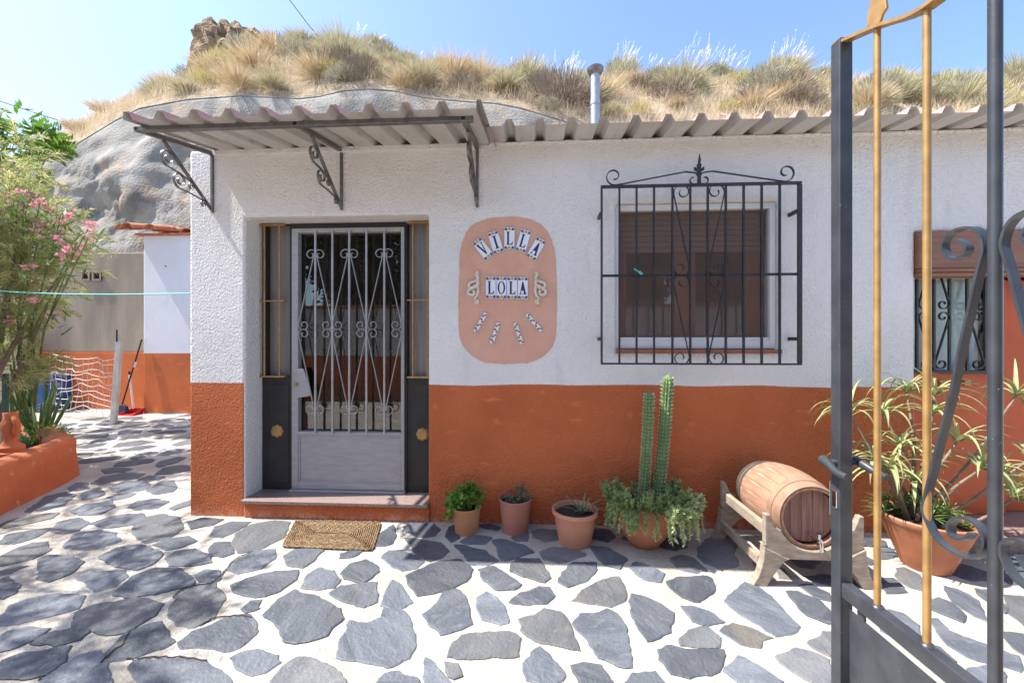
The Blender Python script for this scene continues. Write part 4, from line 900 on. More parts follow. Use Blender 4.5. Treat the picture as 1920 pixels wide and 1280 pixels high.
# terracotta jug neck standing broken on the rim
jb = onZ(20, 846, .385)
jug = thing('broken_jug', 'broken orange terracotta jug on the planter rim', 'jug', jb)
b = MB(); prof = [(.0, .0), (.105, .0), (.105, .045), (.085, .055), (.062, .075), (.052, .10), (.06, .15), (.074, .20), (.066, .25), (.052, .29), (.055, .33), (.048, .335), (.046, .29), (.058, .25), (.03, .2)]
b.lathe([(r * .78, h) for r, h in prof], jb, 28, wob=lambda a, h: 1 + (.10 * math.sin(a * 2 + 1) if h > .2 else 0)); b.build('jug_body', M['planter'], jug, smooth=50)
hnd = catmull([jb + Vector(q) for q in ((.034, -.01, .30), (.066, -.02, .27), (.082, -.02, .22), (.066, -.02, .165), (.042, -.01, .14))], 5); MB().tube(hnd, .017, 10).build('handle', M['planter'], jug, smooth=60)
b = MB(); b.lathe([(0, -.03), (.100, -.03), (.102, .0), (.082, .008), (0, .008)], jb + Vector((0, 0, -.0)), 28); b.build('foot', M['planter'], jug, smooth=50)
# green metal posts with wire netting
post_pts = []
for (x, y0, y1, dY) in ((85, 812, 683, 1.62), (10, 840, 700, .75)):
    base = onY(x, y0, dY); tp_ = onY(x, y1, dY); b = MB(); b.box(base.x - .02, base.x + .02, dY - .015, dY + .015, .2, tp_.z)
    tag(b.build('fence_post', M['green_post'], None, bevel=.004), 'green metal stake holding wire netting in the planter', 'stake', 'green stakes in the planter'); post_pts.append((base.x, dY, tp_.z))
wn = thing('wire_netting', 'fine wire netting strung between green stakes in the planter', 'netting', (post_pts[0][0] - .2, 1.1, .28))
(xa, ya, za_), (xb, yb_, zb2) = post_pts; b = MB(); nv = 16; nh = 9
for i in range(nv + 1):
    t = i / nv; x = xa + (xb - xa) * t; y = ya + (yb_ - ya) * t; b.tube([(x + .01 * math.sin(i), y, .27), (x, y, .58)], .0016, 4, False)
for j in range(nh + 1):
    z = .28 + j * .034; b.tube([(xa + (xb - xa) * i / 8, ya + (yb_ - ya) * i / 8, z + .006 * math.sin(i * 2 + j)) for i in range(9)], .0016, 4, False)
b.build('wire_mesh', M['net'], wn, kind='stuff')
# agave / cactus blades
def blade_leaf(b, base, tip, wd, th, bend):
    base = Vector(base); tip = Vector(tip); d = (tip - base); L = d.length; t = d.normalized(); side = t.cross(Vector((0, 1, 0)))
    side = side.normalized() if side.length > .1 else Vector((1, 0, 0)); nn = side.cross(t); n = 7; vs = []
    for i in range(n + 1):
        s = i / n; c = base + d * s + Vector((0, 0, -bend * L * s * s)); wr = wd * (math.sin(math.pi * min(1, .25 + s * .75)) ** .8 if s < 1 else .02) + .001
        for k in range(6):
            a = math.pi * 2 * k / 6; vs.append(c + side * wr * .5 * math.cos(a) + nn * th * .5 * math.sin(a))
    b.add(vs, [(i * 6 + k, i * 6 + (k + 1) % 6, (i + 1) * 6 + (k + 1) % 6, (i + 1) * 6 + k) for i in range(n) for k in range(6)])
ag0 = onZ(30, 815, .27)
ag = thing('agave', 'upright broad-leaved green agave in the planter', 'plant', (ag0.x, ag0.y, .27))
for dx, dy, hz, wd in ((.0, .1, .62, .11), (-.16, .05, .42, .09), (.22, .15, .55, .055), (.30, .12, .52, .05), (.14, .2, .48, .05), (-.25, 0, .35, .09), (.38, .2, .42, .045), (.05, -.06, .36, .09)):
    b = MB(); p = ag0 + Vector((dx * .45, dy, 0)); blade_leaf(b, p, p + Vector((dx * .55, dy * .2, hz)), wd, .035, 0); b.build('leaf', M['agave'], ag, smooth=70)
hb = onZ(72, 832, .27)
def herb_mesh(name, label, cat, loc, n, rad, h, L, wd, m, group=None, stems=True):
    t = thing(name, label, cat, loc, group); loc = np.array(loc)
    a = rng.random(n) * 6.283; r = np.sqrt(rng.random(n)) * rad; z = h * (.15 + .85 * rng.random(n)) * (1 - .5 * (r / rad) ** 2)
    pos = loc + np.stack([r * np.cos(a), r * np.sin(a), z], 1)
    d = np.stack([np.cos(a), np.sin(a), .3 + rng.normal(size=n) * .5], 1) + rng.normal(size=(n, 3)) * .5
    tris('leaves', leaf_quads(pos, d, np.array([0, 0, 1.]) + rng.normal(size=(n, 3)) * .5, L * (.6 + .7 * rng.random(n)), wd * (.6 + .7 * rng.random(n))), m, t, kind='stuff')
    if stems:
        b = MB()
        for i in range(0, n, max(1, n // 40)): b.tube([tuple(loc + np.array([r[i] * .25 * math.cos(a[i]), r[i] * .25 * math.sin(a[i]), 0])), tuple(pos[i])], .0022, 4, False)
        b.build('stems', m, t, kind='stuff')
    return t
herb_mesh('low_herb', 'low leafy green herb at the planter soil', 'plant', (hb.x, hb.y, .27), 260, .22, .24, .05, .02, M['leaf_herb'])
yh = onZ(2, 800, .27); herb_mesh('yellow_plant', 'yellow-green leafy plant beside the broad agave', 'plant', (yh.x - .12, yh.y, .27), 90, .16, .42, .12, .035, M['leaf_bright'])
lb = onZ(74, 822, .27); lily = thing('aloe_clump', 'clump of long pointed grey-green leaves inside the wire netting', 'plant', (lb.x, lb.y, .27))
for k in range(16):
    a = k * 2.4; b = MB(); p = lb + Vector((math.cos(a) * .05, math.sin(a) * .05, 0)); blade_leaf(b, p, p + Vector((math.cos(a) * .16 * random.random(), math.sin(a) * .14, random.uniform(.3, .56))), .042, .014, 0); b.build('leaf', M['aloe_young'], lily, smooth=70)
# ================================================================== TAMARISK (feathery) and oleander flowers
def feathery(t, sprays, m_leaf, nb=46, L=.055, wd=.0055):
    """sprays: list of (start, end) branchlets clothed with fine needles"""
    pos = []; dr = []; ln = []; b = MB()
    for a, c in sprays:
        a = Vector(a); c = Vector(c); q = (a + c) / 2 + Vector((random.uniform(-.05, .05), random.uniform(-.05, .05), random.uniform(.02, .10)))
        path = [a * (1 - s) ** 2 + q * 2 * s * (1 - s) + c * s * s for s in (0, .2, .4, .6, .8, 1)]
        b.tube(path, [.004, .0035, .003, .0022, .0015, .001], 4, False)
        k = nb; s = rng.random(k) ** .7; ax_ = (c - a).normalized()
        for u in s:
            p = a * (1 - u) ** 2 + q * 2 * u * (1 - u) + c * u * u; pos.append(p); v = ax_ * .9 + Vector(rng.normal(size=3)) * .55; dr.append(v); ln.append(L * (.5 + random.random()) * (1.25 - .5 * u))
    tris('foliage', blades(np.array(pos), np.array(dr), np.array(ln), np.full(len(pos), wd), .12), m_leaf, t, kind='stuff'); b.build('twigs', M['bark'], t, kind='stuff')
def spray_cloud(c, rad, n, L, up=.15, core=.35):
    out = []
    for _ in range(n):
        v = Vector(unit(1)[0]); r = core + (1 - core) * random.random(); p = Vector((c[0] + v.x * rad[0] * r, c[1] + v.y * rad[1] * r, c[2] + v.z * rad[2] * r))
        d = Vector((v.x, v.y, v.z * .6 + up)) + Vector(rng.normal(size=3)) * .35; d.normalize(); out.append((p, p + d * L * random.uniform(.6, 1.2)))
    return out
def trunk(b, a, c, r0, r1, bend=.1):
    a = Vector(a); c = Vector(c); n = 6; off = Vector((random.uniform(-bend, bend), random.uniform(-bend, bend), 0))
    b.tube([a + (c - a) * (i / n) + off * math.sin(math.pi * i / n) for i in range(n + 1)], [r0 + (r1 - r0) * i / n for i in range(n + 1)], 8)
tb = Vector((-5.55, .75, .27))
tam = thing('tamarisk', 'feathery yellow-green tamarisk growing from the orange planter', 'shrub', tb)
b = MB(); heads = [Vector((-5.35, .95, 2.35)), Vector((-5.0, 1.05, 2.0)), Vector((-5.9, .6, 2.6)), Vector((-5.5, .5, 1.75)), Vector((-5.1, .95, 1.5))]
for h in heads: trunk(b, tb + Vector((random.uniform(-.05, .05), random.uniform(-.05, .05), -.05)), h, .035, .010)
b.build('trunk', M['bark'], tam, smooth=60)
spr = []
for x, y, Y, rx, rz, n in ((-10, 465, .9, .50, .42, 130), (35, 415, 1.1, .34, .28, 85), (60, 480, 1.15, .30, .24, 80), (-10, 560, .95, .40, .26, 90), (60, 545, 1.2, .16, .10, 16), (-60, 350, .8, .55, .5, 70), (10, 300, 1.3, .35, .35, 60), (0, 690, .8, .34, .10, 70), (112, 440, 1.25, .16, .13, 20), (-70, 560, .7, .6, .6, 70), (-40, 625, .9, .36, .18, 40)):
    c = onY(x, y, Y); spr += spray_cloud(c, (rx, .40, rz), n, .26, .12)
feathery(tam, spr, M['tamarisk'], 52, .080, .0075)
# overhanging tree at the left of the yard whose thin branches dapple the paving
sb = Vector((-6.4, -.9, .27))
sh = thing('shade_tree', 'open thin-branched tree leaning over the planter', 'tree', sb)
b = MB(); spr = []
for x, y, r, n in ((40, 1255, .30, 22), (130, 1225, .26, 18), (60, 1170, .34, 24), (200, 1165, .26, 16), (110, 1110, .30, 18), (260, 1110, .24, 12), (30, 1060, .34, 16), (170, 1040, .30, 16), (330, 1065, .22, 8),
                   (90, 985, .36, 18), (235, 1000, .22, 10), (30, 935, .45, 26), (170, 940, .40, 22), (110, 900, .45, 24), (240, 905, .36, 20)):
    zz = random.uniform(2.9, 3.7); e = onZ(x, y, 0) + SUN_TO * (zz / SUN_TO.z)
    trunk(b, sb + Vector((0, 0, .9)) + Vector((random.uniform(-.06, .06), random.uniform(-.06, .06), random.uniform(0, .4))), e, .026, .006, .25)
    spr += spray_cloud(e, (r, r, .2), int(n * 1.2), .34, .0)
trunk(b, sb + Vector((0, 0, -.05)), sb + Vector((.1, 0, 1.3)), .07, .05, .05)
b.build('trunk', M['bark'], sh, smooth=60); feathery(sh, spr, M['tamarisk'], 34, .09, .011)
# oleander behind, with pink flower heads
ob = Vector((-5.95, 1.45, .27))
ole = thing('oleander', 'pink-flowered oleander rising among the tamarisk', 'shrub', ob)
fl_px = [(75, 380), (62, 385), (45, 365), (95, 390), (32, 395), (20, 370), (112, 415), (58, 410), (78, 425), (130, 402), (165, 430), (172, 420), (168, 442), (118, 450), (110, 440), (75, 435), (62, 560), (104, 590), (142, 463), (138, 470), (130, 475), (25, 602), (12, 605), (118, 478), (40, 412), (70, 375), (55, 495)]
b = MB(); pos = []; dr = []
for i, (x, y) in enumerate(fl_px):
    e = onY(x, y, .62 + .45 * ((i * 37) % 10) / 10)
    if i % 2 == 0: b.tube([ob + Vector((random.uniform(-.1, .1), 0, 0)), (ob + e) / 2 + Vector((random.uniform(-.15, .15), -.1, .15)), e], [.012, .008, .004], 6, False)
    for _ in range(12): pos.append(e + Vector((random.uniform(-.09, .09), random.uniform(-.09, .09), random.uniform(-.22, -.02)))); dr.append(Vector((random.uniform(-1, 1), random.uniform(-1, 1), random.uniform(.1, 1.2))))
    q = []; cc = []; nf = 6
    for _ in range(nf):
        c = np.array(e) + rng.normal(size=3) * .024
        for k in range(5): q.append(c); cc.append(unit(1)[0])
    q = np.array(q); cc = np.array(cc)
    tris('flower_head', leaf_quads(q, cc, unit(len(q)), np.full(len(q), .030), np.full(len(q), .026)), M['pink'], ole, kind='stuff')
b.build('stems', M['leaf_ole'], ole, kind='stuff')
pos = np.array(pos); dr = np.array(dr); tris('leaves', leaf_quads(pos, dr, unit(len(pos)), np.full(len(pos), .13), np.full(len(pos), .020)), M['leaf_ole'], ole, kind='stuff')
# bright green tree against the bank at far left
gb_ = Vector((onY(-60, 700, 2.5).x, 2.5, 0))
gt_ = thing('young_ash_tree', 'bright green leafy tree beside the grey bank', 'tree', gb_)
b = MB(); pos = []; dr = []
for x, y, r, n in ((15, 245, .42, 60), (60, 265, .30, 46), (-60, 260, .6, 80), (90, 285, .14, 14), (-20, 320, .45, 50), (-120, 330, .7, 70)):
    c = onY(x, y, 2.5 + random.uniform(-.2, .2)); trunk(b, gb_ + Vector((0, 0, 1.2)), c, .03, .008, .1)
    for _ in range(n):
        v = Vector(unit(1)[0]); p = Vector(c) + Vector((v.x * r, v.y * r, v.z * r * .55)); ax_ = Vector((v.x, v.y, random.uniform(-.5, .6))).normalized()
        for k in range(9):
            pos.append(p + ax_ * (.035 * (k // 2))); sgn = 1 if k % 2 else -1; dr.append(ax_ * .6 + Vector((-ax_.y, ax_.x, -.25)) * sgn)
trunk(b, gb_, gb_ + Vector((0, 0, 1.4)), .06, .04)
b.build('trunk', M['bark'], gt_, smooth=60)
pos = np.array(pos); dr = np.array(dr); tris('crown', leaf_quads(pos, dr, np.array([0, 0, 1.]) + rng.normal(size=(len(pos), 3)) * .6, .12 + .05 * rng.random(len(pos)), .032 + .01 * rng.random(len(pos))), M['leaf_bright'], gt_, kind='stuff')
# ================================================================== YARD CLUTTER at the back left
gp = onZ(213, 792, 0); gt2 = onY(224, 641, gp.y)
gp2 = onZ(88, 776, 0)
goal = thing('goal', 'makeshift goal of sagging white netting on a leaning white post', 'goal', (gp.x, gp.y, 0))
b = MB(); b.bar(gp, gt2, .10, .045, (0, 1, 0)); b.build('post', M['white_wood'], goal, bevel=.005)
b = MB(); b.tube([onY(219, 645, gp.y + .06), onY(219, 618, gp.y + .06)], .012, 6); b.build('iron_spike', M['iron_black'], goal)
b = MB(); rows_ = 10; cols_ = 12
def netp(i, j):
    s = i / cols_; t = j / rows_; x = 95 + (214 - 95) * s; yt = 664 + 14 * math.sin(math.pi * s) * .6 + (8 if s > .8 else 0); yb = 790 - 18 * math.sin(math.pi * s)
    p = onY(x + 5.5 * noise.noise(Vector((i * .7, j * .5, 2))), yt + (yb - yt) * t + 8 * noise.noise(Vector((i * .5, j * .7, 8))), gp.y + .5 * (1 - s) - .12 * math.sin(math.pi * s) + .05 * noise.noise(Vector((i, j, 4))))
    p.z = max(p.z, .012); return p
for j in range(rows_ + 1):
    if j % 1 == 0: b.tube(catmull([netp(i, j) for i in range(cols_ + 1)], 2), .0045, 4, False)
for i in range(cols_ + 1): b.tube(catmull([netp(i, j) for j in range(rows_ + 1)], 2), .0045, 4, False)
b.build('netting', M['net'], goal, kind='stuff')
bl = onZ(100, 768, 0)
drum = thing('blue_drum', 'blue plastic drum behind the white netting', 'drum', (bl.x, bl.y, 0))
b = MB(); b.lathe([(0, 0), (.24, 0), (.26, .03), (.26, .28), (.275, .30), (.275, .33), (.26, .35), (.26, .62), (.25, .68), (.22, .70), (0, .70)], bl, 28); b.build('drum_body', M['blue'], drum, smooth=50)
b = MB(); b.lathe([(0, .701), (.06, .701), (.06, .74), (0, .74)], bl + Vector((.1, -.05, 0)), 14); b.build('lid', M['plastic_white'], drum, smooth=50)
br0 = onZ(229, 770, 0.0); br0 = onY(229, 770, AY - .12); br0.z = 0.02; brt = onY(268, 634, YB - .12)
brt = onY(267, 636, AY - .02); brt.y = AY - .03
bro = thing('broom', 'blue broom leaning into the corner by the annex', 'broom', br0)
MB().tube([br0 + Vector((0, 0, .16)), brt], .013, 8).build('handle', M['cable'], bro, smooth=50)
mid_ = br0 + (brt - br0) * .62; MB().tube([mid_, mid_ + (brt - br0).normalized() * .10], .016, 8).build('collar', M['plastic_white'], bro)
b = MB(); b.prism([(-.14, 0), (.12, 0), (.09, .14), (.03, .17), (-.02, .17), (-.10, .14)], br0 + Vector((0, .03, -.015)), (1, 0, 0), (0, 0, 1), .06); b.build('bristles', M['broom_blue'], bro, bevel=.008)
dp = onZ(252, 776, 0); dp.y = AY - .12
dpan = thing('dustpan', 'red long-handled dustpan beside the blue broom', 'dustpan', dp)
b = MB(); b.add([(dp.x - .12, dp.y - .14, .012), (dp.x + .14, dp.y - .14, .012), (dp.x + .12, dp.y + .08, .012), (dp.x - .10, dp.y + .08, .012), (dp.x - .13, dp.y - .12, .03), (dp.x + .15, dp.y - .12, .03), (dp.x + .12, dp.y + .10, .10), (dp.x - .10, dp.y + .10, .10)],
      [(0, 1, 2, 3), (0, 3, 7, 4), (1, 5, 6, 2), (3, 2, 6, 7)]); o = b.build('pan', M['red'], dpan); q = o.modifiers.new('solid', 'SOLIDIFY'); q.thickness = .008
h0 = Vector((dp.x - .07, dp.y + .09, .09)); h1 = onY(243, 702, dp.y + .09); MB().tube([h0, h1], .016, 8).build('handle', M['plastic_white'], dpan, smooth=50); MB().tube([h1, h1 + (h1 - h0).normalized() * .06], .018, 8).build('grip', M['iron_black'], dpan, smooth=50)
# clothes line and overhead cables
c0 = onY(-160, 531, .9); c1 = Vector((HX0 - .0, .06, onY(352, 550, .06).z))
b = MB(); b.tube([c0 + (c1 - c0) * (i / 12) + Vector((0, 0, -.05 * math.sin(math.pi * i / 12))) for i in range(13)], .0055, 6); tag(b.build('clothes_line', M['cord'], smooth=60), 'thin turquoise clothes line tied to the house corner', 'cord')
kn = G(1197, 512); b = MB(); b.tube(catmull([Vector((kn[0] + dx, GY - .02 + dy, kn[1] + dz)) for dx, dy, dz in ((-.035, 0, .028), (-.015, -.004, .012), (.004, .012, .004), (.012, -.008, -.012), (-.004, -.012, -.002), (.01, .01, .012), (.004, -.012, -.01), (.022, 0, -.002))], 5), .005, 6)
tag(b.build('cord_knot', M['cord'], smooth=60), 'turquoise cord knotted on the window grille', 'cord')
b = MB(); a = onY(-200, 120, 6); c = onY(330, 290, 9.5); b.tube([a + (c - a) * (i / 10) + Vector((0, 0, -.1 * math.sin(math.pi * i / 10))) for i in range(11)], .012, 6); tag(b.build('power_cable', M['cable']), 'black cable dropping to the hillside at its lower end', 'cable')
b = MB(); a = onY(520, -30, 8); c = onY(625, 105, 8.7); b.tube([a, (a + c) / 2 + Vector((0, 0, -.03)), c], .010, 6); tag(b.build('overhead_cable', M['cable']), 'black cable meeting the hilltop beside the rock outcrop', 'cable')
# ================================================================== STOVE PIPE behind the roof edge
fp = onY(1116, 225, 2.6)
flue = thing('stove_pipe', 'galvanised stove pipe with a dark cap rising behind the roof edge', 'chimney', (fp.x, 2.6, ZT))
zt = onY(1116, 140, 2.6).z; r_ = .062
b = MB(); b.lathe([(r_, ZT + .1), (r_, zt - .42), (r_ + .006, zt - .42), (r_ + .006, zt - .36), (r_, zt - .36), (r_, zt)], (fp.x, 2.6, 0), 24); b.build('pipe', M['galv'], flue, smooth=40)
b = MB(); b.lathe([(r_ - .004, zt - .02), (r_ + .02, zt + .0), (r_ + .045, zt + .045), (r_ + .05, zt + .075), (r_ + .03, zt + .09), (0, zt + .10)], (fp.x, 2.6, 0), 24); b.build('cap', M['iron_grey'], flue, smooth=60)
# ================================================================== DOORMAT
mc = [onZ(x, y, .012) for x, y in ((527, 1024), (700, 1031), (716, 978), (553, 975))]
mat_t = thing('doormat', 'brown braided reed doormat in front of the doorstep', 'doormat', ((mc[0] + mc[2]) / 2))
A_, B_, C_, D_ = mc
def bil(u, v): return (A_ * (1 - u) + B_ * u) * (1 - v) + (D_ * (1 - u) + C_ * u) * v
b = MB(); b.add([bil(.01, .01) - Vector((0, 0, .003)), bil(.99, .01) - Vector((0, 0, .003)), bil(.99, .99) - Vector((0, 0, .003)), bil(.01, .99) - Vector((0, 0, .003))], [(0, 1, 2, 3)]); b.build('backing', M['mat'], mat_t)
wm = (B_ - A_).length; hm = (D_ - A_).length; nr_ = int(min(wm, hm) / 2 / .0135)
for k in range(nr_):
    iu = (k + .5) * .0135 / wm; iv = (k + .5) * .0135 / hm; rc = max(.012, .03 - k * .002); ru, rv = rc / wm, rc / hm; pts = []
    cs = ((1 - iu - ru, 1 - iv - rv, 0), (iu + ru, 1 - iv - rv, 90), (iu + ru, iv + rv, 180), (1 - iu - ru, iv + rv, 270))
    cs = ((1 - iu, 1 - iv, 0), (iu, 1 - iv, 90), (iu, iv, 180), (1 - iu, iv, 270))
    cor = []
    for (u, v, a0) in cs:
        cu = u - ru if u > .5 else u + ru; cv = v - rv if v > .5 else v + rv
        for j in range(4): a = R(a0 + 30 * j); cor.append((cu + ru * math.cos(a), cv + rv * math.sin(a)))
    path = []
    for i in range(len(cor)):
        a, c = cor[i], cor[(i + 1) % len(cor)]; L = math.hypot((c[0] - a[0]) * wm, (c[1] - a[1]) * hm); s = max(1, int(L / .012))
        for j in range(s):
            t = j / s; p = bil(a[0] + (c[0] - a[0]) * t, a[1] + (c[1] - a[1]) * t); p.z += .003 * math.sin(len(path) * 2.2 + k) + random.uniform(-.0015, .0015); path.append(p)
    path.append(path[0]); MB().tube(path, [.0062 + .0014 * math.sin(i * 2.2) for i in range(len(path))], 5, False).build('braid', M['mat'], mat_t, smooth=70)
# ================================================================== POTS along the wall
def pot_at(xc, yf, r_base):
    """ground centre of a round base whose front edge shows at photo row yf"""
    f = onZ(xc, yf, 0); d = Vector((f.x - CAM.x, f.y - CAM.y, 0)).normalized(); return f + d * r_base
def make_pot(name, label, c, rb, rt, h, lip, m, cat='pot', soil=.86, n=40, wob=None):
    t = thing(name, label, cat, c)
    prof = [(0, 0.006), (rb * .9, .006), (rb, 0), (rb + (rt - rb) * .5, h * .5)]
    if lip: prof += [(rt - .012, h - lip), (rt - .004, h - lip + .002), (rt + .006, h - lip * .8), (rt + .006, h - .006), (rt, h), (rt - .008, h), (rt - .014, h - .01), (rt - .02, h * .8)]
    else: prof += [(rt - .003, h - .012), (rt, h - .004), (rt - .002, h), (rt - .008, h), (rt - .012, h * .8)]
    MB().lathe(prof, c, n, wob=wob).build('pot_body', m, t, smooth=45)
    MB().lathe([(rt * .93, h * soil + .0), (rt * .5, h * soil + .008), (0, h * soil + .01)], c, n).build('soil', M['earth'], t)
    return t
def leafy(t, pos, dr, L, wd, m, up=.4, name='leaves'):
    n = len(pos); return tris(name, leaf_quads(np.array(pos), np.array(dr), np.array([0, 0, 1.]) + rng.normal(size=(n, 3)) * up, L, wd), m, t, kind='stuff')
# small pot with bright herb
c = pot_at(875, 1006, .08); t1_ = make_pot('herb_pot', 'small ochre terracotta pot overflowing with bright green leaves', c, .078, .100, .178, 0, M['terra_ochre'])
pos = []; dr = []; L = []; b = MB()
for k in range(44):
    a = random.random() * 6.283; r = random.random() ** .6; e = c + Vector((math.cos(a) * .135 * r - .01, math.sin(a) * .11 * r, .215 + .10 * (1 - r) * random.random() + .04 * random.random() - .05 * max(0, r - .7)))
    if k < 5: e = c + Vector((-.10 - .035 * random.random(), -.03 + random.uniform(-.04, .04), .20 - .05 * k * .6 + .03))
    if k in (6, 7, 8, 9): e = c + Vector((random.uniform(-.02, .05), .02, .27 + .035 * random.random()))
    b.tube([c + Vector((math.cos(a) * .03, math.sin(a) * .03, .15)), (c + e) / 2 + Vector((0, 0, .10)), e], .0018, 4, False)
    for _ in range(9):
        v = Vector(unit(1)[0]); pos.append(e + v * .012); d = Vector((v.x, v.y, v.z * .4 + .1)); dr.append(d); L.append(random.uniform(.030, .052))
leafy(t1_, pos, dr, np.array(L), np.array(L) * .72, M['leaf_herb']); b.build('stems', M['leaf_herb'], t1_, kind='stuff')
# middle pot with grey succulent
c = pot_at(966, 1005, .09); t2_ = make_pot('succulent_pot', 'dusky terracotta pot with a sparse grey-green succulent', c, .088, .116, .228, 0, M['terra_pink'])
pos = []; dr = []; L = []; b = MB()
for k, (dx, dy, hz) in enumerate([(.03, .0, .31), (.05, .02, .30), (.01, .02, .29), (.07, -.01, .285), (.10, -.02, .25), (.13, -.01, .235), (.04, -.03, .28), (-.06, -.03, .235), (-.03, -.05, .225), (-.08, 0, .225), (.06, .03, .32), (.02, -.05, .23), (-.02, .0, .225), (.09, .02, .27), (-.05, -.06, .215), (.0, -.07, .21)]):
    e = c + Vector((dx, dy, hz)); s = c + Vector((dx * .55, dy * .7, .19)); b.tube([s, e], .003, 5, False)
    for j in range(20):
        u = random.random() ** .7; p = s + (e - s) * u; v = Vector(unit(1)[0]); pos.append(p); dr.append(Vector((v.x, v.y, abs(v.z) * .8 + .5))); L.append(random.uniform(.016, .032))
leafy(t2_, pos, dr, np.array(L), np.array(L) * .32, M['leaf_grey']); b.build('stems', M['leaf_grey'], t2_, kind='stuff')
# wide-lipped pot with small aloe
def strap_leaf(b, p, d, L, wd, bend, n=7, fold=.25):
    """long arching pointed leaf, V section"""
    p = Vector(p); d = Vector(d).normalized(); side = d.cross(UP); side = side.normalized() if side.length > .05 else Vector((1, 0, 0)); vs = []; q = p.copy(); dd = d.copy()
    for i in range(n + 1):
        s = i / n; wr = wd * (1 - s) ** .75 * (.75 + .5 * s * (1 - s)) if i < n else .0004; nn = side.cross(dd)
        vs += [q - side * wr * .5 + nn * wr * fold, q, q + side * wr * .5 + nn * wr * fold]
        q = q + dd * (L / n); dd = (dd + Vector((0, 0, -bend / n * (1 + s)))).normalized()
    b.add(vs, [(i * 3 + k, i * 3 + k + 1, i * 3 + k + 4, i * 3 + k + 3) for i in range(n) for k in (0, 1)])
c = pot_at(1078, 1031, .105); t3_ = make_pot('aloe_pot', 'wide-lipped pale terracotta pot with a small spiky aloe', c, .104, .146, .222, .03, M['terra_pale'])
for k in range(17):
    a = k * 2.4; r = .014; el = random.uniform(.15, 1.2); b = MB(); strap_leaf(b, c + Vector((.045 + math.cos(a) * r, -.02 + math.sin(a) * r, .20)), (math.cos(a), math.sin(a), el + .35), random.uniform(.15, .22), .019, .8); b.build('leaf', M['leaf_grey'], t3_, smooth=80)
b = MB()
for k in range(5): a = 2 + k * .5; strap_leaf(b, c + Vector((-.10 - .02 * random.random(), .02, .21)), (math.cos(a), math.sin(a), 1.2), .07, .004, 1.2, 5)
b.build('dry_stalks', M['straw_t'], t3_, kind='stuff')
# ---- cactus bowl
c = pot_at(1207, 1030, .085); c.y -= 0
t4_ = thing('cactus_bowl', 'fluted terracotta bowl with two tall column cacti and trailing sedum', 'pot', c)
RB, RTt, HB = .085, .205, .295
MB().lathe([(0, .006), (RB, 0), (RB + .01, .012), (.13, .06), (.165, .12), (.187, .18), (.198, .25), (.208, .262), (.212, .285), (.204, .295), (.194, .29), (.186, .25)], c, 60, wob=lambda a, h: 1 + (.018 * abs(math.sin(a * 9)) if .02 < h < .245 else 0)).build('pot_body', M['terra'], t4_, smooth=50)
MB().lathe([(.188, .262), (0, .275)], c, 30).build('soil', M['earth'], t4_)
def cactus(base, top, r, ribs, label):
    base = Vector(base); top = Vector(top); n = 34; vs = []; m = ribs * 4; b = MB(); mid = (base + top) / 2 + Vector((.012, 0, 0)); spots = []
    for i in range(n + 1):
        s = i / n; p = base * (1 - s) ** 2 + mid * 2 * s * (1 - s) + top * s * s
        prof = 1 if s < .93 else math.sqrt(max(.0, 1 - ((s - .93) / .07) ** 2)); rr = r * (.86 + .14 * min(1, s * 4)) * max(prof, .03)
        for k in range(m):
            a = 2 * math.pi * k / m; q = rr * (1 + .13 * (math.cos(a * ribs))); vs.append(p + Vector((q * math.cos(a), q * math.sin(a), 0)))
            if k % 4 == 0 and i % 1 == 0 and s < .985: spots.append(p + Vector((q * math.cos(a) * 1.0, q * math.sin(a) * 1.0, 0)) - Vector((0, 0, 0)))
    b.add(vs, [(i * m + k, i * m + (k + 1) % m, (i + 1) * m + (k + 1) % m, (i + 1) * m + k) for i in range(n) for k in range(m)] + [tuple(n * m + k for k in range(m))])
    o = b.build('cactus_column', M['cactus'], t4_, smooth=80)
    ax_ = (base + top) / 2; S_ = []; Dd = []
    for q in spots:
        for j in range(6):
            out = Vector((q.x - base.x - (top.x - base.x) * ((q.z - base.z) / (top.z - base.z)), q.y - base.y - (top.y - base.y) * ((q.z - base.z) / (top.z - base.z)), 0)).normalized()
            S_.append(q); Dd.append(out * .8 + Vector(rng.normal(size=3)) * .55)
    tris('spines', blades(np.array(S_), np.array(Dd), np.full(len(S_), .011), np.full(len(S_), .0022)), M['spine'], o, kind='stuff')
cactus(c + Vector((.0, .03, .25)), onY(1217, 732, c.y + .03), .0285, 11, '')
cactus(c + Vector((.10, .04, .25)), onY(1253, 701, c.y + .05), .0325, 12, '')
def sedum(t, stems, m, name, nl=34, lf=.016):
    pos = []; dr = []; b = MB()
    for P in stems:
        P = catmull([Vector(p) for p in P], 4); b.tube(P, .0022, 4, False)
        for _ in range(nl):
            u = (.25 + .75 * random.random()) * (len(P) - 1.01); i = int(u); p = P[i] + (P[i + 1] - P[i]) * (u - i); tt = (P[i + 1] - P[i]).normalized(); v = Vector(unit(1)[0]); v = v - tt * v.dot(tt)
            pos.append(p); dr.append(v.normalized() * .75 + tt * .75)
    tris(name, leaf_quads(np.array(pos), np.array(dr), unit(len(pos)), lf * (.7 + .6 * rng.random(len(pos))), 0.0085 * (.7 + .6 * rng.random(len(pos)))), m, t, kind='stuff'); b.build(name + '_stems', m, t, kind='stuff')
st1 = []; st2 = []
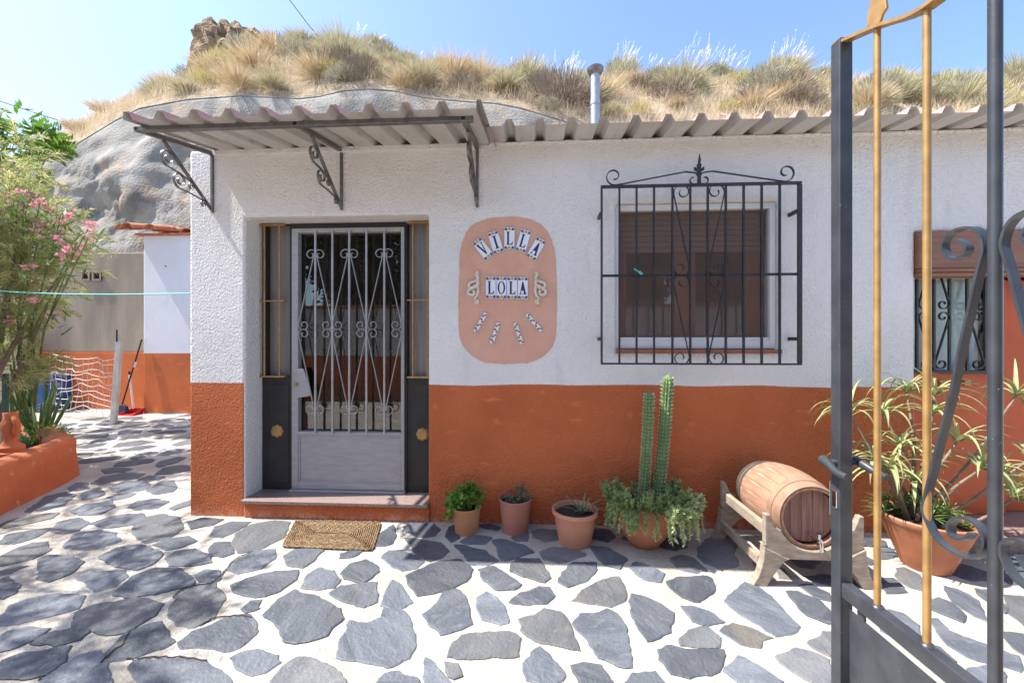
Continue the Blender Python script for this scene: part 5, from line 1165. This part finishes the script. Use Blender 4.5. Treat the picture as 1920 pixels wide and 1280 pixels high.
for k in range(150):
    a = random.uniform(-3.4, .5) if k < 120 else random.random() * 6.283; r0 = .12 + .07 * random.random(); s = c + Vector((math.cos(a) * r0, math.sin(a) * r0, .27)); up = random.uniform(.04, .13); ou = random.uniform(.02, .10)
    m_ = s + Vector((math.cos(a) * ou * .7, math.sin(a) * ou * .6, up * .35)); e = s + Vector((math.cos(a) * ou, math.sin(a) * ou * .8, up)); st1.append((s, m_, e))
for k in range(34):
    a = random.uniform(-2.9, -1.5); s = c + Vector((math.cos(a) * .19, math.sin(a) * .19, .28)); m_ = s + Vector((math.cos(a) * .055, math.sin(a) * .045, .0)); e = m_ + Vector((random.uniform(-.03, .02), -.015, -random.uniform(.05, .13))); st1.append((s, m_, e))
for k in range(95):
    a = random.uniform(-1.35, .05); s = c + Vector((math.cos(a) * .18, math.sin(a) * .18, .275)); ou = random.uniform(.07, .15); m_ = s + Vector((math.cos(a) * ou, math.sin(a) * ou * .9, random.uniform(-.03, .05))); e = m_ + Vector((math.cos(a) * .035, math.sin(a) * .035, random.uniform(.02, .05))) if k % 3 else m_ + Vector((math.cos(a) * .03, math.sin(a) * .03, -random.uniform(.03, .19))); st2.append((s, m_, e))
sedum(t4_, st1, M['sedum'], 'sedum', 60, .021); sedum(t4_, st2, M['sedum_sunlit'], 'sunlit_sedum', 54, .020)
b = MB()
for k in range(26): strap_leaf(b, c + Vector((random.uniform(-.02, .1), .02, .27)), (random.uniform(-1, 1), random.uniform(-.5, .5), 1.3), random.uniform(.06, .12), .0025, .6, 4)
b.build('dry_wisps', M['straw_t'], t4_, kind='stuff')
# ================================================================== BARREL on its cradle
bf = onY(1523, 957, -.66); BX, BZ = bf.x + .012, .365; Y0, Y1 = -.64, -.17
bar_ = thing('wine_barrel', 'small brown wooden barrel with a tap lying on a cradle', 'barrel', (BX, (Y0 + Y1) / 2, BZ - .2))
NS = 20
def br_(t): return .166 + .038 * math.sin(math.pi * t) ** .9
sv = MB(); vs = []; ny = 10
for j in range(ny + 1):
    t = j / ny; y = Y0 + (Y1 - Y0) * t; r = br_(t)
    for rr in (r, r - .016):
        for k in (-1, -.5, 0, .5, 1):
            a = k * (math.pi / NS) * .965; vs.append((rr * math.sin(a), y, rr * math.cos(a)))
fs = []
for j in range(ny):
    o_ = j * 10; p_ = o_ + 10
    for k in range(4): fs += [(o_ + k, o_ + k + 1, p_ + k + 1, p_ + k), (o_ + 6 + k, o_ + 5 + k, p_ + 5 + k, p_ + 6 + k)]
    fs += [(o_ + 5, o_, p_, p_ + 5), (o_ + 4, o_ + 9, p_ + 9, p_ + 4)]
for k in range(4): fs += [(k + 1, k, 5 + k, 6 + k), (ny * 10 + k, ny * 10 + k + 1, ny * 10 + 6 + k, ny * 10 + 5 + k)]
sv.add([(v[0] + OFF[bar_.name].x, v[1], v[2] + OFF[bar_.name].z) for v in vs], fs)
s0_ = sv.build('stave', M['barrel'], bar_, smooth=40)
for k in range(NS):
    o = s0_ if k == 0 else s0_.copy()
    if k: col.objects.link(o)
    o.location = (0, 0, .2); o.rotation_euler = (0, 2 * math.pi * k / NS + .1, 0)
for t0_, t1__ in ((.0, .085), (.12, .19), (.80, .87), (.91, 1.0)):
    b = MB(); ya, yb__ = Y0 + (Y1 - Y0) * t0_, Y0 + (Y1 - Y0) * t1__
    b.lathe([(br_(t0_) - .004, ya), (br_(t0_) + .0035, ya), (br_(t1__) + .0035, yb__), (br_(t1__) - .004, yb__)], (BX, 0, BZ), 48, 'y'); b.build('hoop', M['hoop'] if t0_ < .5 else M['iron_grey'], bar_, smooth=40)
for sy, yy in ((1, Y0 + .045), (-1, Y1 - .03)):
    for k in range(5):
        x0 = -.150 + k * .06; x1 = x0 + .0582; xm = max(abs(x0), abs(x1)); poly = []
        hh = lambda x: math.sqrt(max(.150 ** 2 - x * x, .0001))
        poly = [(x0, -hh(x0)), ((x0 + x1) / 2, -hh((x0 + x1) / 2)), (x1, -hh(x1)), (x1, hh(x1)), ((x0 + x1) / 2, hh((x0 + x1) / 2)), (x0, hh(x0))]
        MB().prism(poly, (BX, yy + .006, BZ), (1, 0, 0), (0, 0, 1), .012).build('head_board', M['barrel_head'], bar_, bevel=.0015, seg=1)
tz = BZ - .10; b = MB(); ty = Y0 + .04
b.tube([(BX + .01, ty, tz), (BX + .01, Y0 - .055, tz - .004)], .011, 12); b.tube([(BX + .01, Y0 - .045, tz + .005), (BX + .01, Y0 - .055, tz - .02), (BX + .01, Y0 - .058, tz - .055)], .009, 12); b.tube([(BX + .01, Y0 - .04, tz), (BX + .01, Y0 - .04, tz + .03)], .007, 10)
tap = b.build('tap', M['chrome'], bar_, smooth=50); MB().box(BX - .006, BX + .026, Y0 - .046, Y0 - .034, tz + .03, tz + .042).build('tap_lever', M['iron_black'], tap, bevel=.003)
stn = thing('barrel_cradle', 'weathered grey wooden cradle with curved legs under the barrel', 'stand', (BX, -.41, 0))
def cradle_frame(y0, y1):
    arc = [(.188 * math.sin(a), BZ + .012 - .188 * math.cos(a)) for a in [R(-66 + 132 * i / 14) for i in range(15)]]
    top = [(-.255, .385), (-.232, .385)] + [(-.205, .315)] + [p for p in arc if -.175 < p[0] < .175] + [(.205, .315), (.232, .385), (.255, .385)]
    poly = top + [(.255, .215), (.16, .145), (-.16, .145), (-.255, .215)]
    MB().prism(poly, (BX, y1, 0), (1, 0, 0), (0, 0, 1), y1 - y0).build('cradle_board', M['grey_wood'], stn, bevel=.004)
    for sx in (-1, 1):
        lg = [(.262, .213), (.268, .14), (.29, .06), (.325, -.0), (.25, -.0), (.215, .06), (.16, .135), (.13, .150), (.16, .160)]
        poly = [(sx * p[0], p[1]) for p in lg]; poly = poly if sx < 0 else poly[::-1]
        MB().prism(poly, (BX, y1 + .006, 0), (1, 0, 0), (0, 0, 1), y1 - y0 + .012).build('leg', M['grey_wood'], stn, bevel=.004)
cradle_frame(-.66, -.625); cradle_frame(-.165, -.13)
for sx in (-1, 1):
    MB().box(BX + sx * .225 - .015, BX + sx * .225 + .015, -.625, -.165, .255, .315).build('rail', M['grey_wood'], stn, bevel=.004)
    MB().box(BX + sx * .262 - .014, BX + sx * .262 + .014, -.618, -.172, .09, .14).build('stretcher', M['grey_wood'], stn, bevel=.004)
# ================================================================== BIG POT with shrubby aloe
c = pot_at(1735, 1078, .13)
bp_ = thing('tree_aloe_pot', 'large flared terracotta pot with a sprawling shrubby aloe by the side door', 'pot', c)
MB().lathe([(r * .82, h) for r, h in ((0, .006), (.125, 0), (.135, .01), (.175, .10), (.225, .20), (.248, .26), (.262, .275), (.266, .295), (.255, .302), (.243, .295), (.235, .26))], c, 56, wob=lambda a, h: 1 + .003 * math.sin(h * 400)).build('pot_body', M['terra'], bp_, smooth=50)
MB().lathe([(.195, .265), (0, .28)], c, 30).build('soil', M['earth'], bp_)
def rosette(ctr, axis, n, L, wd, m, name='leaf_rosette', bend=1.1):
    b = MB(); axis = Vector(axis).normalized(); u = axis.cross(Vector((.3, .9, .1))).normalized(); v = axis.cross(u)
    for k in range(n):
        a = k * 2.4 + random.uniform(-.3, .3); op = .35 + .9 * (k / n); d = axis * math.cos(op) + (u * math.cos(a) + v * math.sin(a)) * math.sin(op)
        strap_leaf(b, Vector(ctr) + d * .012, d, L * random.uniform(.75, 1.15), wd * random.uniform(.8, 1.15), bend * random.uniform(.6, 1.4), 8, .22)
    return b.build(name, m, bp_, smooth=80, kind='stuff')
ros = [(1592, 775, -.02, 0), (1655, 775, .05, 0), (1752, 742, .0, 1), (1745, 778, -.08, 1), (1795, 828, -.12, 1), (1688, 838, -.05, 0), (1640, 862, -.08, 0), (1905, 742, .02, 0), (1880, 895, -.1, 1), (1900, 935, -.16, 1), (1668, 880, -.15, 0), (1715, 905, -.12, 0), (1740, 860, .04, 1), (1930, 860, .1, 0), (1700, 735, .08, 0), (1838, 880, -.2, 1)]
for i, (x, y, dy, hz) in enumerate(ros):
    e = onY(x, y, c.y + .12 + dy); ax_ = (e - (c + Vector((0, 0, .2)))).normalized() + Vector((0, 0, .35)); s = c + Vector((random.uniform(-.08, .08), random.uniform(-.05, .08), .25))
    b = MB(); q = (s + e) / 2 + Vector((random.uniform(-.05, .05), random.uniform(-.03, .03), -.05 if abs(e.x - c.x) > .3 else .03)); b.tube(catmull([s, q, e], 5), [.011 - .005 * j / 10 for j in range(11)], 7); b.build('stem', M['bark'], bp_, smooth=70)
    rosette(e, ax_, 15, .26, .029, M['aloe'], bend=2.1)
for k in range(34):
    a = random.random() * 6.283; r = .17 * math.sqrt(random.random()); p = c + Vector((math.cos(a) * r - .05, math.sin(a) * r, .28 + random.uniform(0, .13) * (1 - r / .25)))
    rosette(p, (math.cos(a) * .6, math.sin(a) * .6, 1), 11, .10, .011, M['aloe_young'], 'young_rosette', .7)
# ================================================================== OPEN GATE
GX = 1.0; kk = GX / 1.295
def gz_(y, u): return 0
def Zc(u): return GX * FPX / u                    # distance along the view for a point of the gate plane
def GP(x, y): return onX(x, y, GX)
st = GP(1578, 640); hr = kk; zr = CAM.z - hr + .0        # rail top
ys = st.y; b1y, b2y, mby = GP(1645, 640).y, GP(1738, 640).y, GP(1866, 640).y
hinge_y = mby - (ys - mby); gtop = GP(1588, 68).z
gate = thing('garden_gate', 'open black and gold wrought-iron gate with scrolls and a sheet-metal base', 'gate', (GX, mby, 0))
for yy in (ys, hinge_y): MB().box(GX - .02, GX + .02, yy - .02, yy + .02, .03, gtop).build('stile', M['iron_gate'], gate, bevel=.003)
MB().box(GX - .017, GX + .017, hinge_y + .0205, ys - .0205, zr - .045, zr).build('middle_rail', M['iron_gate'], gate, bevel=.003)
MB().box(GX - .017, GX + .017, hinge_y + .0205, ys - .0205, .05, .085).build('bottom_rail', M['iron_gate'], gate, bevel=.003)
MB().box(GX - .0015, GX + .0015, hinge_y + .03, ys - .035, .086, zr - .075).build('sheet_panel', M['iron_gate'], gate)
for yy in (hinge_y + .12, mby, ys - .08): MB().box(GX - .004, GX + .004, yy - .012, yy + .012, zr - .076, zr - .0452).build('panel_lug', M['iron_gate'], gate)
tops = {b1y: GP(1655, 44).z, b2y: GP(1754, 6).z}
yb = [b1y, b2y, 2 * mby - b2y, 2 * mby - b1y]; zt_ = [tops[b1y], tops[b2y], tops[b2y], tops[b1y]]
for yy, zz in zip(yb, zt_):
    MB().tube([(GX, yy, zr - .003), (GX, yy, zz)], .0085, 14).build('gold_bar', M['brass'], gate, smooth=50)
    MB().lathe([(.017, zr), (.015, zr + .004), (.009, zr + .007)], (GX, yy, 0), 12).build('weld_collar', M['iron_gate'], gate, smooth=60)
MB().tube([(GX, mby, zr - .003), (GX, mby, gtop + .25)], .0115, 16).build('centre_bar', M['iron_gate'], gate, smooth=50)
arc = catmull([Vector((GX, ys + .02, gtop + .004)), Vector((GX, b1y, zt_[0] + .004)), Vector((GX, b2y, zt_[1] + .006)), Vector((GX, mby, zt_[1] + .012)), Vector((GX, yb[2], zt_[2] + .006)), Vector((GX, yb[3], zt_[3] + .004)), Vector((GX, hinge_y - .02, gtop + .004))], 6)
MB().ribbon(arc, (1, 0, 0), .034, .009).build('top_rail', M['brass'], gate)
for yy, zz in ((yb[0], zt_[0]), (yb[3], zt_[3])):
    poly = [(-.012, 0), (.012, 0), (.020, .014), (.034, .022), (.030, .055), (.012, .12), (0, .16), (-.012, .12), (-.030, .055), (-.034, .022), (-.020, .014)]
    MB().prism(poly, (GX - .004, yy, zz + .008), (0, 1, 0), (0, 0, 1), .008).build('spear_head', M['brass'], gate, bevel=.002)
spx = [(1700 + x / 4, 400 + y / 4) for x, y in ((405, 195), (450, 215), (480, 250), (470, 290), (440, 325), (390, 340), (340, 325), (305, 280), (300, 230), (330, 170), (390, 125), (460, 105), (530, 108), (580, 150), (606, 215), (612, 270), (598, 330), (555, 490), (500, 730), (430, 1030))]
spx += [(1540 + x / 2.782, 640 + y / 2.782) for x, y in ((700, 270), (640, 500), (590, 700), (558, 830), (550, 880), (575, 950), (620, 1030), (690, 1090), (760, 1125), (825, 1128), (866, 1090), (875, 1040), (855, 990), (820, 950), (770, 925), (720, 925), (685, 960), (690, 1005), (725, 1032), (775, 1030), (800, 1005))]
pp = catmull([GP(x, y) for x, y in spx], 4)
for s in (1, -1):
    P = [Vector((GX, mby + s * (p.y - mby) + s * .004, p.z)) for p in pp]; MB().ribbon(P, (1, 0, 0), .0185, .006).build('scroll', M['iron_gate'], gate)
lz = GP(1580, 868).z
b = MB(); b.tube([(GX - .05, ys, lz), (GX + .05, ys, lz)], .011, 12); b.build('latch_spindle', M['iron_gate'], gate, smooth=50)
for sx in (-1, 1):
    b = MB(); X = GX + sx * .05; P = catmull([Vector((X, ys + .012, lz + .006)), Vector((X + sx * .004, ys - .02, lz)), Vector((X + sx * .01, ys - .06, lz - .012)), Vector((X + sx * .008, ys - .10, lz - .014))], 5); b.tube(P, [.016 - .007 * i / (len(P) - 1) for i in range(len(P))], 10); b.build('latch_lever', M['iron_gate'], gate, smooth=60)
kz = GP(1568, 930).z; MB().box(GX - .024, GX - .0195, ys - .010, ys + .010, kz - .028, kz + .028).build('keyhole_plate', M['chrome'], gate, bevel=.002)
MB().box(GX - .022, GX + .022, ys + .0202, ys + .0225, kz - .06, kz + .05).build('lock_face', M['galv'], gate)
gpil = thing('gate_pillar', 'white plastered pillar that carries the open iron gate', 'pillar', (GX + .02, hinge_y - .2, 0))
MB().box(GX - .15, GX + .25, hinge_y - .44, hinge_y - .05, 0, 2.25).build('shaft', M['wall'], gpil, bevel=.015)
MB().box(GX - .18, GX + .28, hinge_y - .47, hinge_y - .02, 2.252, 2.32).build('capstone', M['terra'], gpil, bevel=.01)
for zz in (.35, 1.9): MB().tube([(GX, hinge_y - .06, zz), (GX, hinge_y - .018, zz)], .012, 10).build('hinge', M['iron_gate'], gate)
# ================================================================== LANE WALL and trees behind the camera (seen in the panes)
lw = thing('lane_wall', 'white garden wall with an orange foot across the lane', 'wall', (0, -5.4, 0))
MB().box(-9, 7, -5.6, -5.35, -.02, 2.05).build('wall', M['wall'], lw, bevel=.01)
MB().box(-9.02, 7.02, -5.65, -5.30, 2.052, 2.12).build('coping', M['rooftile'], lw, bevel=.01)
for i, (x, y, h, r) in enumerate(((-4.8, -7.6, 5.2, 1.5), (-1.6, -8.2, 4.6, 1.3), (1.8, -7.4, 5.4, 1.6), (5.2, -8.0, 4.8, 1.4))):
    t = thing('evergreen_tree', 'dark bushy evergreen tree behind the white lane wall', 'tree', (x, y, 0), 'evergreens behind the lane wall')
    b = MB(); trunk(b, (x, y, 0), (x, y, h * .7), .12, .04); b.build('trunk', M['bark'], t, smooth=60)
    n = 13000; cl = unit(40) * np.array([r, r, h * .36]) * (.35 + .65 * rng.random((40, 1))) + np.array([x, y, h * .62])
    pos = cl[rng.integers(0, 40, n)] + rng.normal(size=(n, 3)) * .24; tris('crown', leaf_quads(pos, unit(n), unit(n), np.full(n, .22), np.full(n, .12)), M['leaf_dark'], t, kind='stuff')
# ================================================================== ROCK OUTCROP on the hill
def rock(name, label, ctr, rad, seed, cat='rock'):
    me = bmesh.new(); bmesh.ops.create_icosphere(me, subdivisions=5, radius=1)
    for v in me.verts:
        p = v.co.normalized(); q = Vector((p.x * 1.6, p.y * 1.6, p.z * 1.2)) + Vector((seed, 0, 0))
        r = 1 + .26 * noise.noise(q) + .20 * (abs(noise.noise(q * 2.2)) - .25) + .10 * noise.noise(q * 4.7) + .07 * (abs(noise.noise(q * 9)) - .2) + .03 * noise.noise(q * 21)
        r += .05 * (math.floor(p.z * 7 + noise.noise(q * 2) * 2) % 2)
        x, y, z = p.x * r, p.y * r, p.z * r; x = max(min(x, .92), -.92); v.co = Vector((ctr[0] + x * rad[0], ctr[1] + y * rad[1], ctr[2] + z * rad[2]))
    b = MB(); me.verts.ensure_lookup_table(); b.add([v.co[:] for v in me.verts], [tuple(x.index for x in f.verts) for f in me.faces]); me.free()
    return tag(b.build(name, M['rock'], smooth=35), label, cat)
r0 = onY(432, 128, 8.4); rock('rock_outcrop', 'jagged ochre rock outcrop standing on top of the hill', (r0.x + .05, 8.5, r0.z - .15), (1.20, .9, 1.45), 3.2)
r1 = onY(452, 118, 7.9); rock('boulder', 'rounded ochre boulder at the foot of the jagged outcrop', (r1.x, 8.0, r1.z - .25), (.62, .5, .62), 8.7)
# ================================================================== HILL VEGETATION
def tuss(n, L, wd, spread, flat=.8):
    a = rng.random(n) * 6.283; th = np.arccos(1 - rng.random(n) * spread); d = np.stack([np.sin(th) * np.cos(a), np.sin(th) * np.sin(a), np.cos(th) * flat + .05], 1)
    base = d * np.array([.12, .12, .05]) * rng.random((n, 1)); return blades(base, d, L * (.55 + .55 * rng.random(n)), np.full(n, wd), .10)
def bushy(n, r, L, wd):
    p = unit(n) * (rng.random((n, 1)) ** .4) * np.array([r, r, r * .8]); p[:, 2] = np.abs(p[:, 2]); d = p + np.array([0, 0, .35 * r]) + rng.normal(size=(n, 3)) * .25 * r
    return blades(p, d, L * (.6 + .6 * rng.random(n)), np.full(n, wd), .03)
KINDS = {'olive': ('grass_tussock', 'dome-shaped olive-green grass tussock on the dry hillside', 'olive', tuss(900, .50, .008, .95)),
         'olive2': ('grass_tussock', 'dome-shaped olive-green grass tussock on the dry hillside', 'olive', bushy(1500, .30, .15, .009)),
         'straw': ('dry_tussock', 'straw-coloured dry grass tussock on the hillside', 'straw_t', tuss(700, .45, .007, .8)),
         'grey': ('grey_shrub', 'low grey-green twiggy shrub on the hillside', 'greygreen', bushy(1400, .33, .12, .010)),
         'brown': ('dead_shrub', 'dark brown twig clump painted as shadow beneath the hillside shrubs', 'shade_twigs', bushy(1000, .30, .16, .008)),
         'yellow': ('flowering_herb', 'yellow-flowered herb clump on the hillside', 'yellowgreen', bushy(900, .26, .13, .009))}
proto = {}
def plant(kind, x, t, sc):
    nm, lab, mm, geo = KINDS[kind]; p = hill_pt(x, t); p.z -= .04
    if kind not in proto:
        o = tris(nm, geo, M[mm]); tag(o, lab, 'shrub' if 'shrub' in nm else 'grass', {'olive': 'olive tussocks', 'olive2': 'olive tussocks', 'straw': 'straw tussocks', 'grey': 'grey shrubs', 'brown': 'shrub shadow clumps', 'yellow': 'yellow herbs'}[kind]); proto[kind] = o
    else: o = proto[kind].copy(); col.objects.link(o)
    o.location = p; o.rotation_euler = (random.uniform(-.15, .25), random.uniform(-.2, .2), random.random() * 6.28); sc *= 1.15; o.scale = (sc, sc, sc * random.uniform(.9, 1.25))
for k, x, t, s in [('olive', 640, .55, 1.6), ('olive2', 640, .35, 1.5), ('olive2', 702, .95, 1.3), ('olive', 568, .95, 1.2), ('grey', 500, .98, 1.3), ('olive2', 560, .85, 1.0), ('straw', 515, .55, 1.6), ('grey', 470, .62, 1.5), ('yellow', 430, .38, 1.6), ('grey', 560, .45, 1.3), ('straw', 480, .25, 1.5), ('straw', 600, .15, 1.4), ('olive', 990, .55, 1.6), ('olive2', 985, .45, 1.6), ('grey', 1030, .4, 1.3), ('olive', 945, .2, 1.2), ('olive', 790, .12, 1.2), ('straw', 850, .25, 1.6), ('straw', 900, .3, 1.5), ('yellow', 880, .75, 1.3), ('olive2', 830, .9, 1.1), ('olive', 760, .75, 1.0), ('grey', 720, .5, 1.2),
                   ('olive2', 1165, .9, 1.5), ('olive', 1275, .55, 1.7), ('olive2', 1275, .5, 1.6), ('grey', 1230, .7, 1.3), ('olive2', 1450, .75, 1.7), ('olive', 1470, .8, 1.5), ('grey', 1430, .45, 1.6), ('olive2', 1545, .9, 1.2), ('grey', 1340, .85, 1.2), ('yellow', 1380, .75, 1.4), ('yellow', 1660, .7, 1.5), ('grey', 1640, .5, 1.4), ('olive2', 1625, .25, 1.2), ('straw', 1625, .2, 1.3), ('yellow', 1760, .8, 1.5), ('grey', 1790, .6, 1.3), ('yellow', 1840, .5, 1.4), ('olive', 1910, .75, 1.5), ('olive2', 1900, .95, 1.4), ('grey', 1720, .4, 1.2), ('straw', 1130, .35, 1.4), ('yellow', 1090, .8, 1.2), ('olive2', 1080, .6, 1.3), ('straw', 320, .5, 1.2), ('olive', 300, .3, .9), ('straw', 200, .4, 1.1), ('straw', 150, .3, 1.0), ('brown', 650, .18, 1.5), ('brown', 680, .1, 1.2), ('brown', 615, .3, 1.2), ('brown', 1050, .12, 1.7), ('brown', 1080, .2, 1.5), ('brown', 1020, .22, 1.3), ('brown', 520, .7, 1.2), ('brown', 720, .62, 1.1), ('brown', 1260, .3, 1.3), ('brown', 1480, .35, 1.4), ('brown', 1500, .25, 1.2), ('brown', 1400, .3, 1.1), ('brown', 1200, .55, 1.2), ('brown', 590, .8, 1.0), ('brown', 870, .1, 1.0), ('grey', 420, .6, 1.3), ('straw', 400, .3, 1.3), ('yellow', 385, .15, 1.1), ('grey', 360, .55, 1.0), ('olive', 350, .1, .8)]:
    plant(k, x, t, s)
for _ in range(120):
    x = random.uniform(430, 2050); plant(random.choice(['olive', 'olive2', 'straw', 'straw', 'grey', 'yellow', 'olive2']), x, random.uniform(.04, 1.0), random.uniform(.6, 1.2))
n = 110000; X = rng.uniform(60, 2100, n); T = rng.random(n) ** .8; tabx = np.arange(40, 2121, 10); tabt = np.linspace(0, 1.02, 40)
grid = np.array([[list(hill_pt(float(x), float(t))) for t in tabt] for x in tabx])
fi = (X - 40) / 10; ft = T / 1.02 * 39; i0 = np.clip(fi.astype(int), 0, len(tabx) - 2); j0 = np.clip(ft.astype(int), 0, 38); fa = (fi - i0)[:, None]; fb = (ft - j0)[:, None]
base = (grid[i0, j0] * (1 - fa) + grid[i0 + 1, j0] * fa) * (1 - fb) + (grid[i0, j0 + 1] * (1 - fa) + grid[i0 + 1, j0 + 1] * fa) * fb
den = np.array([noise.noise(Vector((p[0] * .9, p[1] * .9, 3))) for p in base]); keep = den + rng.normal(size=n) * .25 > -.24; base = base[keep]; n = len(base)
d = np.stack([rng.normal(size=n) * .35 + .12, rng.normal(size=n) * .35, np.ones(n)], 1)
tris('dry_grass', blades(base - np.array([0, 0, .02]), d, .10 + .36 * rng.random(n) ** 1.6, np.full(n, .0075), .05), M['straw'], kind='stuff')
# feather-grass plumes against the sky
PB = []; PD = []; PL = []; PW = []; SBs = []; SD = []; SLn = []
for (xa, xb, k, hh) in ((1140, 1175, 20, 1.2), (1190, 1235, 12, .9), (1255, 1330, 30, 1.25), (1340, 1400, 16, .95), (1430, 1500, 44, 1.2), (1010, 1075, 24, 1.0), (940, 1000, 8, .8), (1520, 1560, 6, .7), (760, 860, 12, .5), (620, 700, 8, .9), (120, 260, 26, .5), (250, 350, 16, .5), (1700, 1790, 6, .4)):
    for _ in range(k):
        x = random.uniform(xa, xb); p = hill_pt(x, random.uniform(.75, 1.0)); h = hh * random.uniform(.6, 1.1); d = Vector((random.uniform(-.05, .85), random.uniform(-.25, .25), 1)).normalized()
        SBs.append(p); SD.append(d); SLn.append(h); tip = p + d * h * .72
        for q in range(7):
            u = q / 7; PB.append(tip + d * (u * h * .30) + Vector(rng.normal(size=3)) * .006); PD.append(d + Vector((random.uniform(.1, .5), random.uniform(-.25, .25), random.uniform(-.15, .25)))); PL.append(.13); PW.append(.012)
fg = np.concatenate([blades(np.array(SBs), np.array(SD), np.array(SLn), np.full(len(SBs), .004)), blades(np.array(PB), np.array(PD), np.array(PL), np.array(PW))])
tris('feather_grass', fg, M['plume'], kind='stuff')
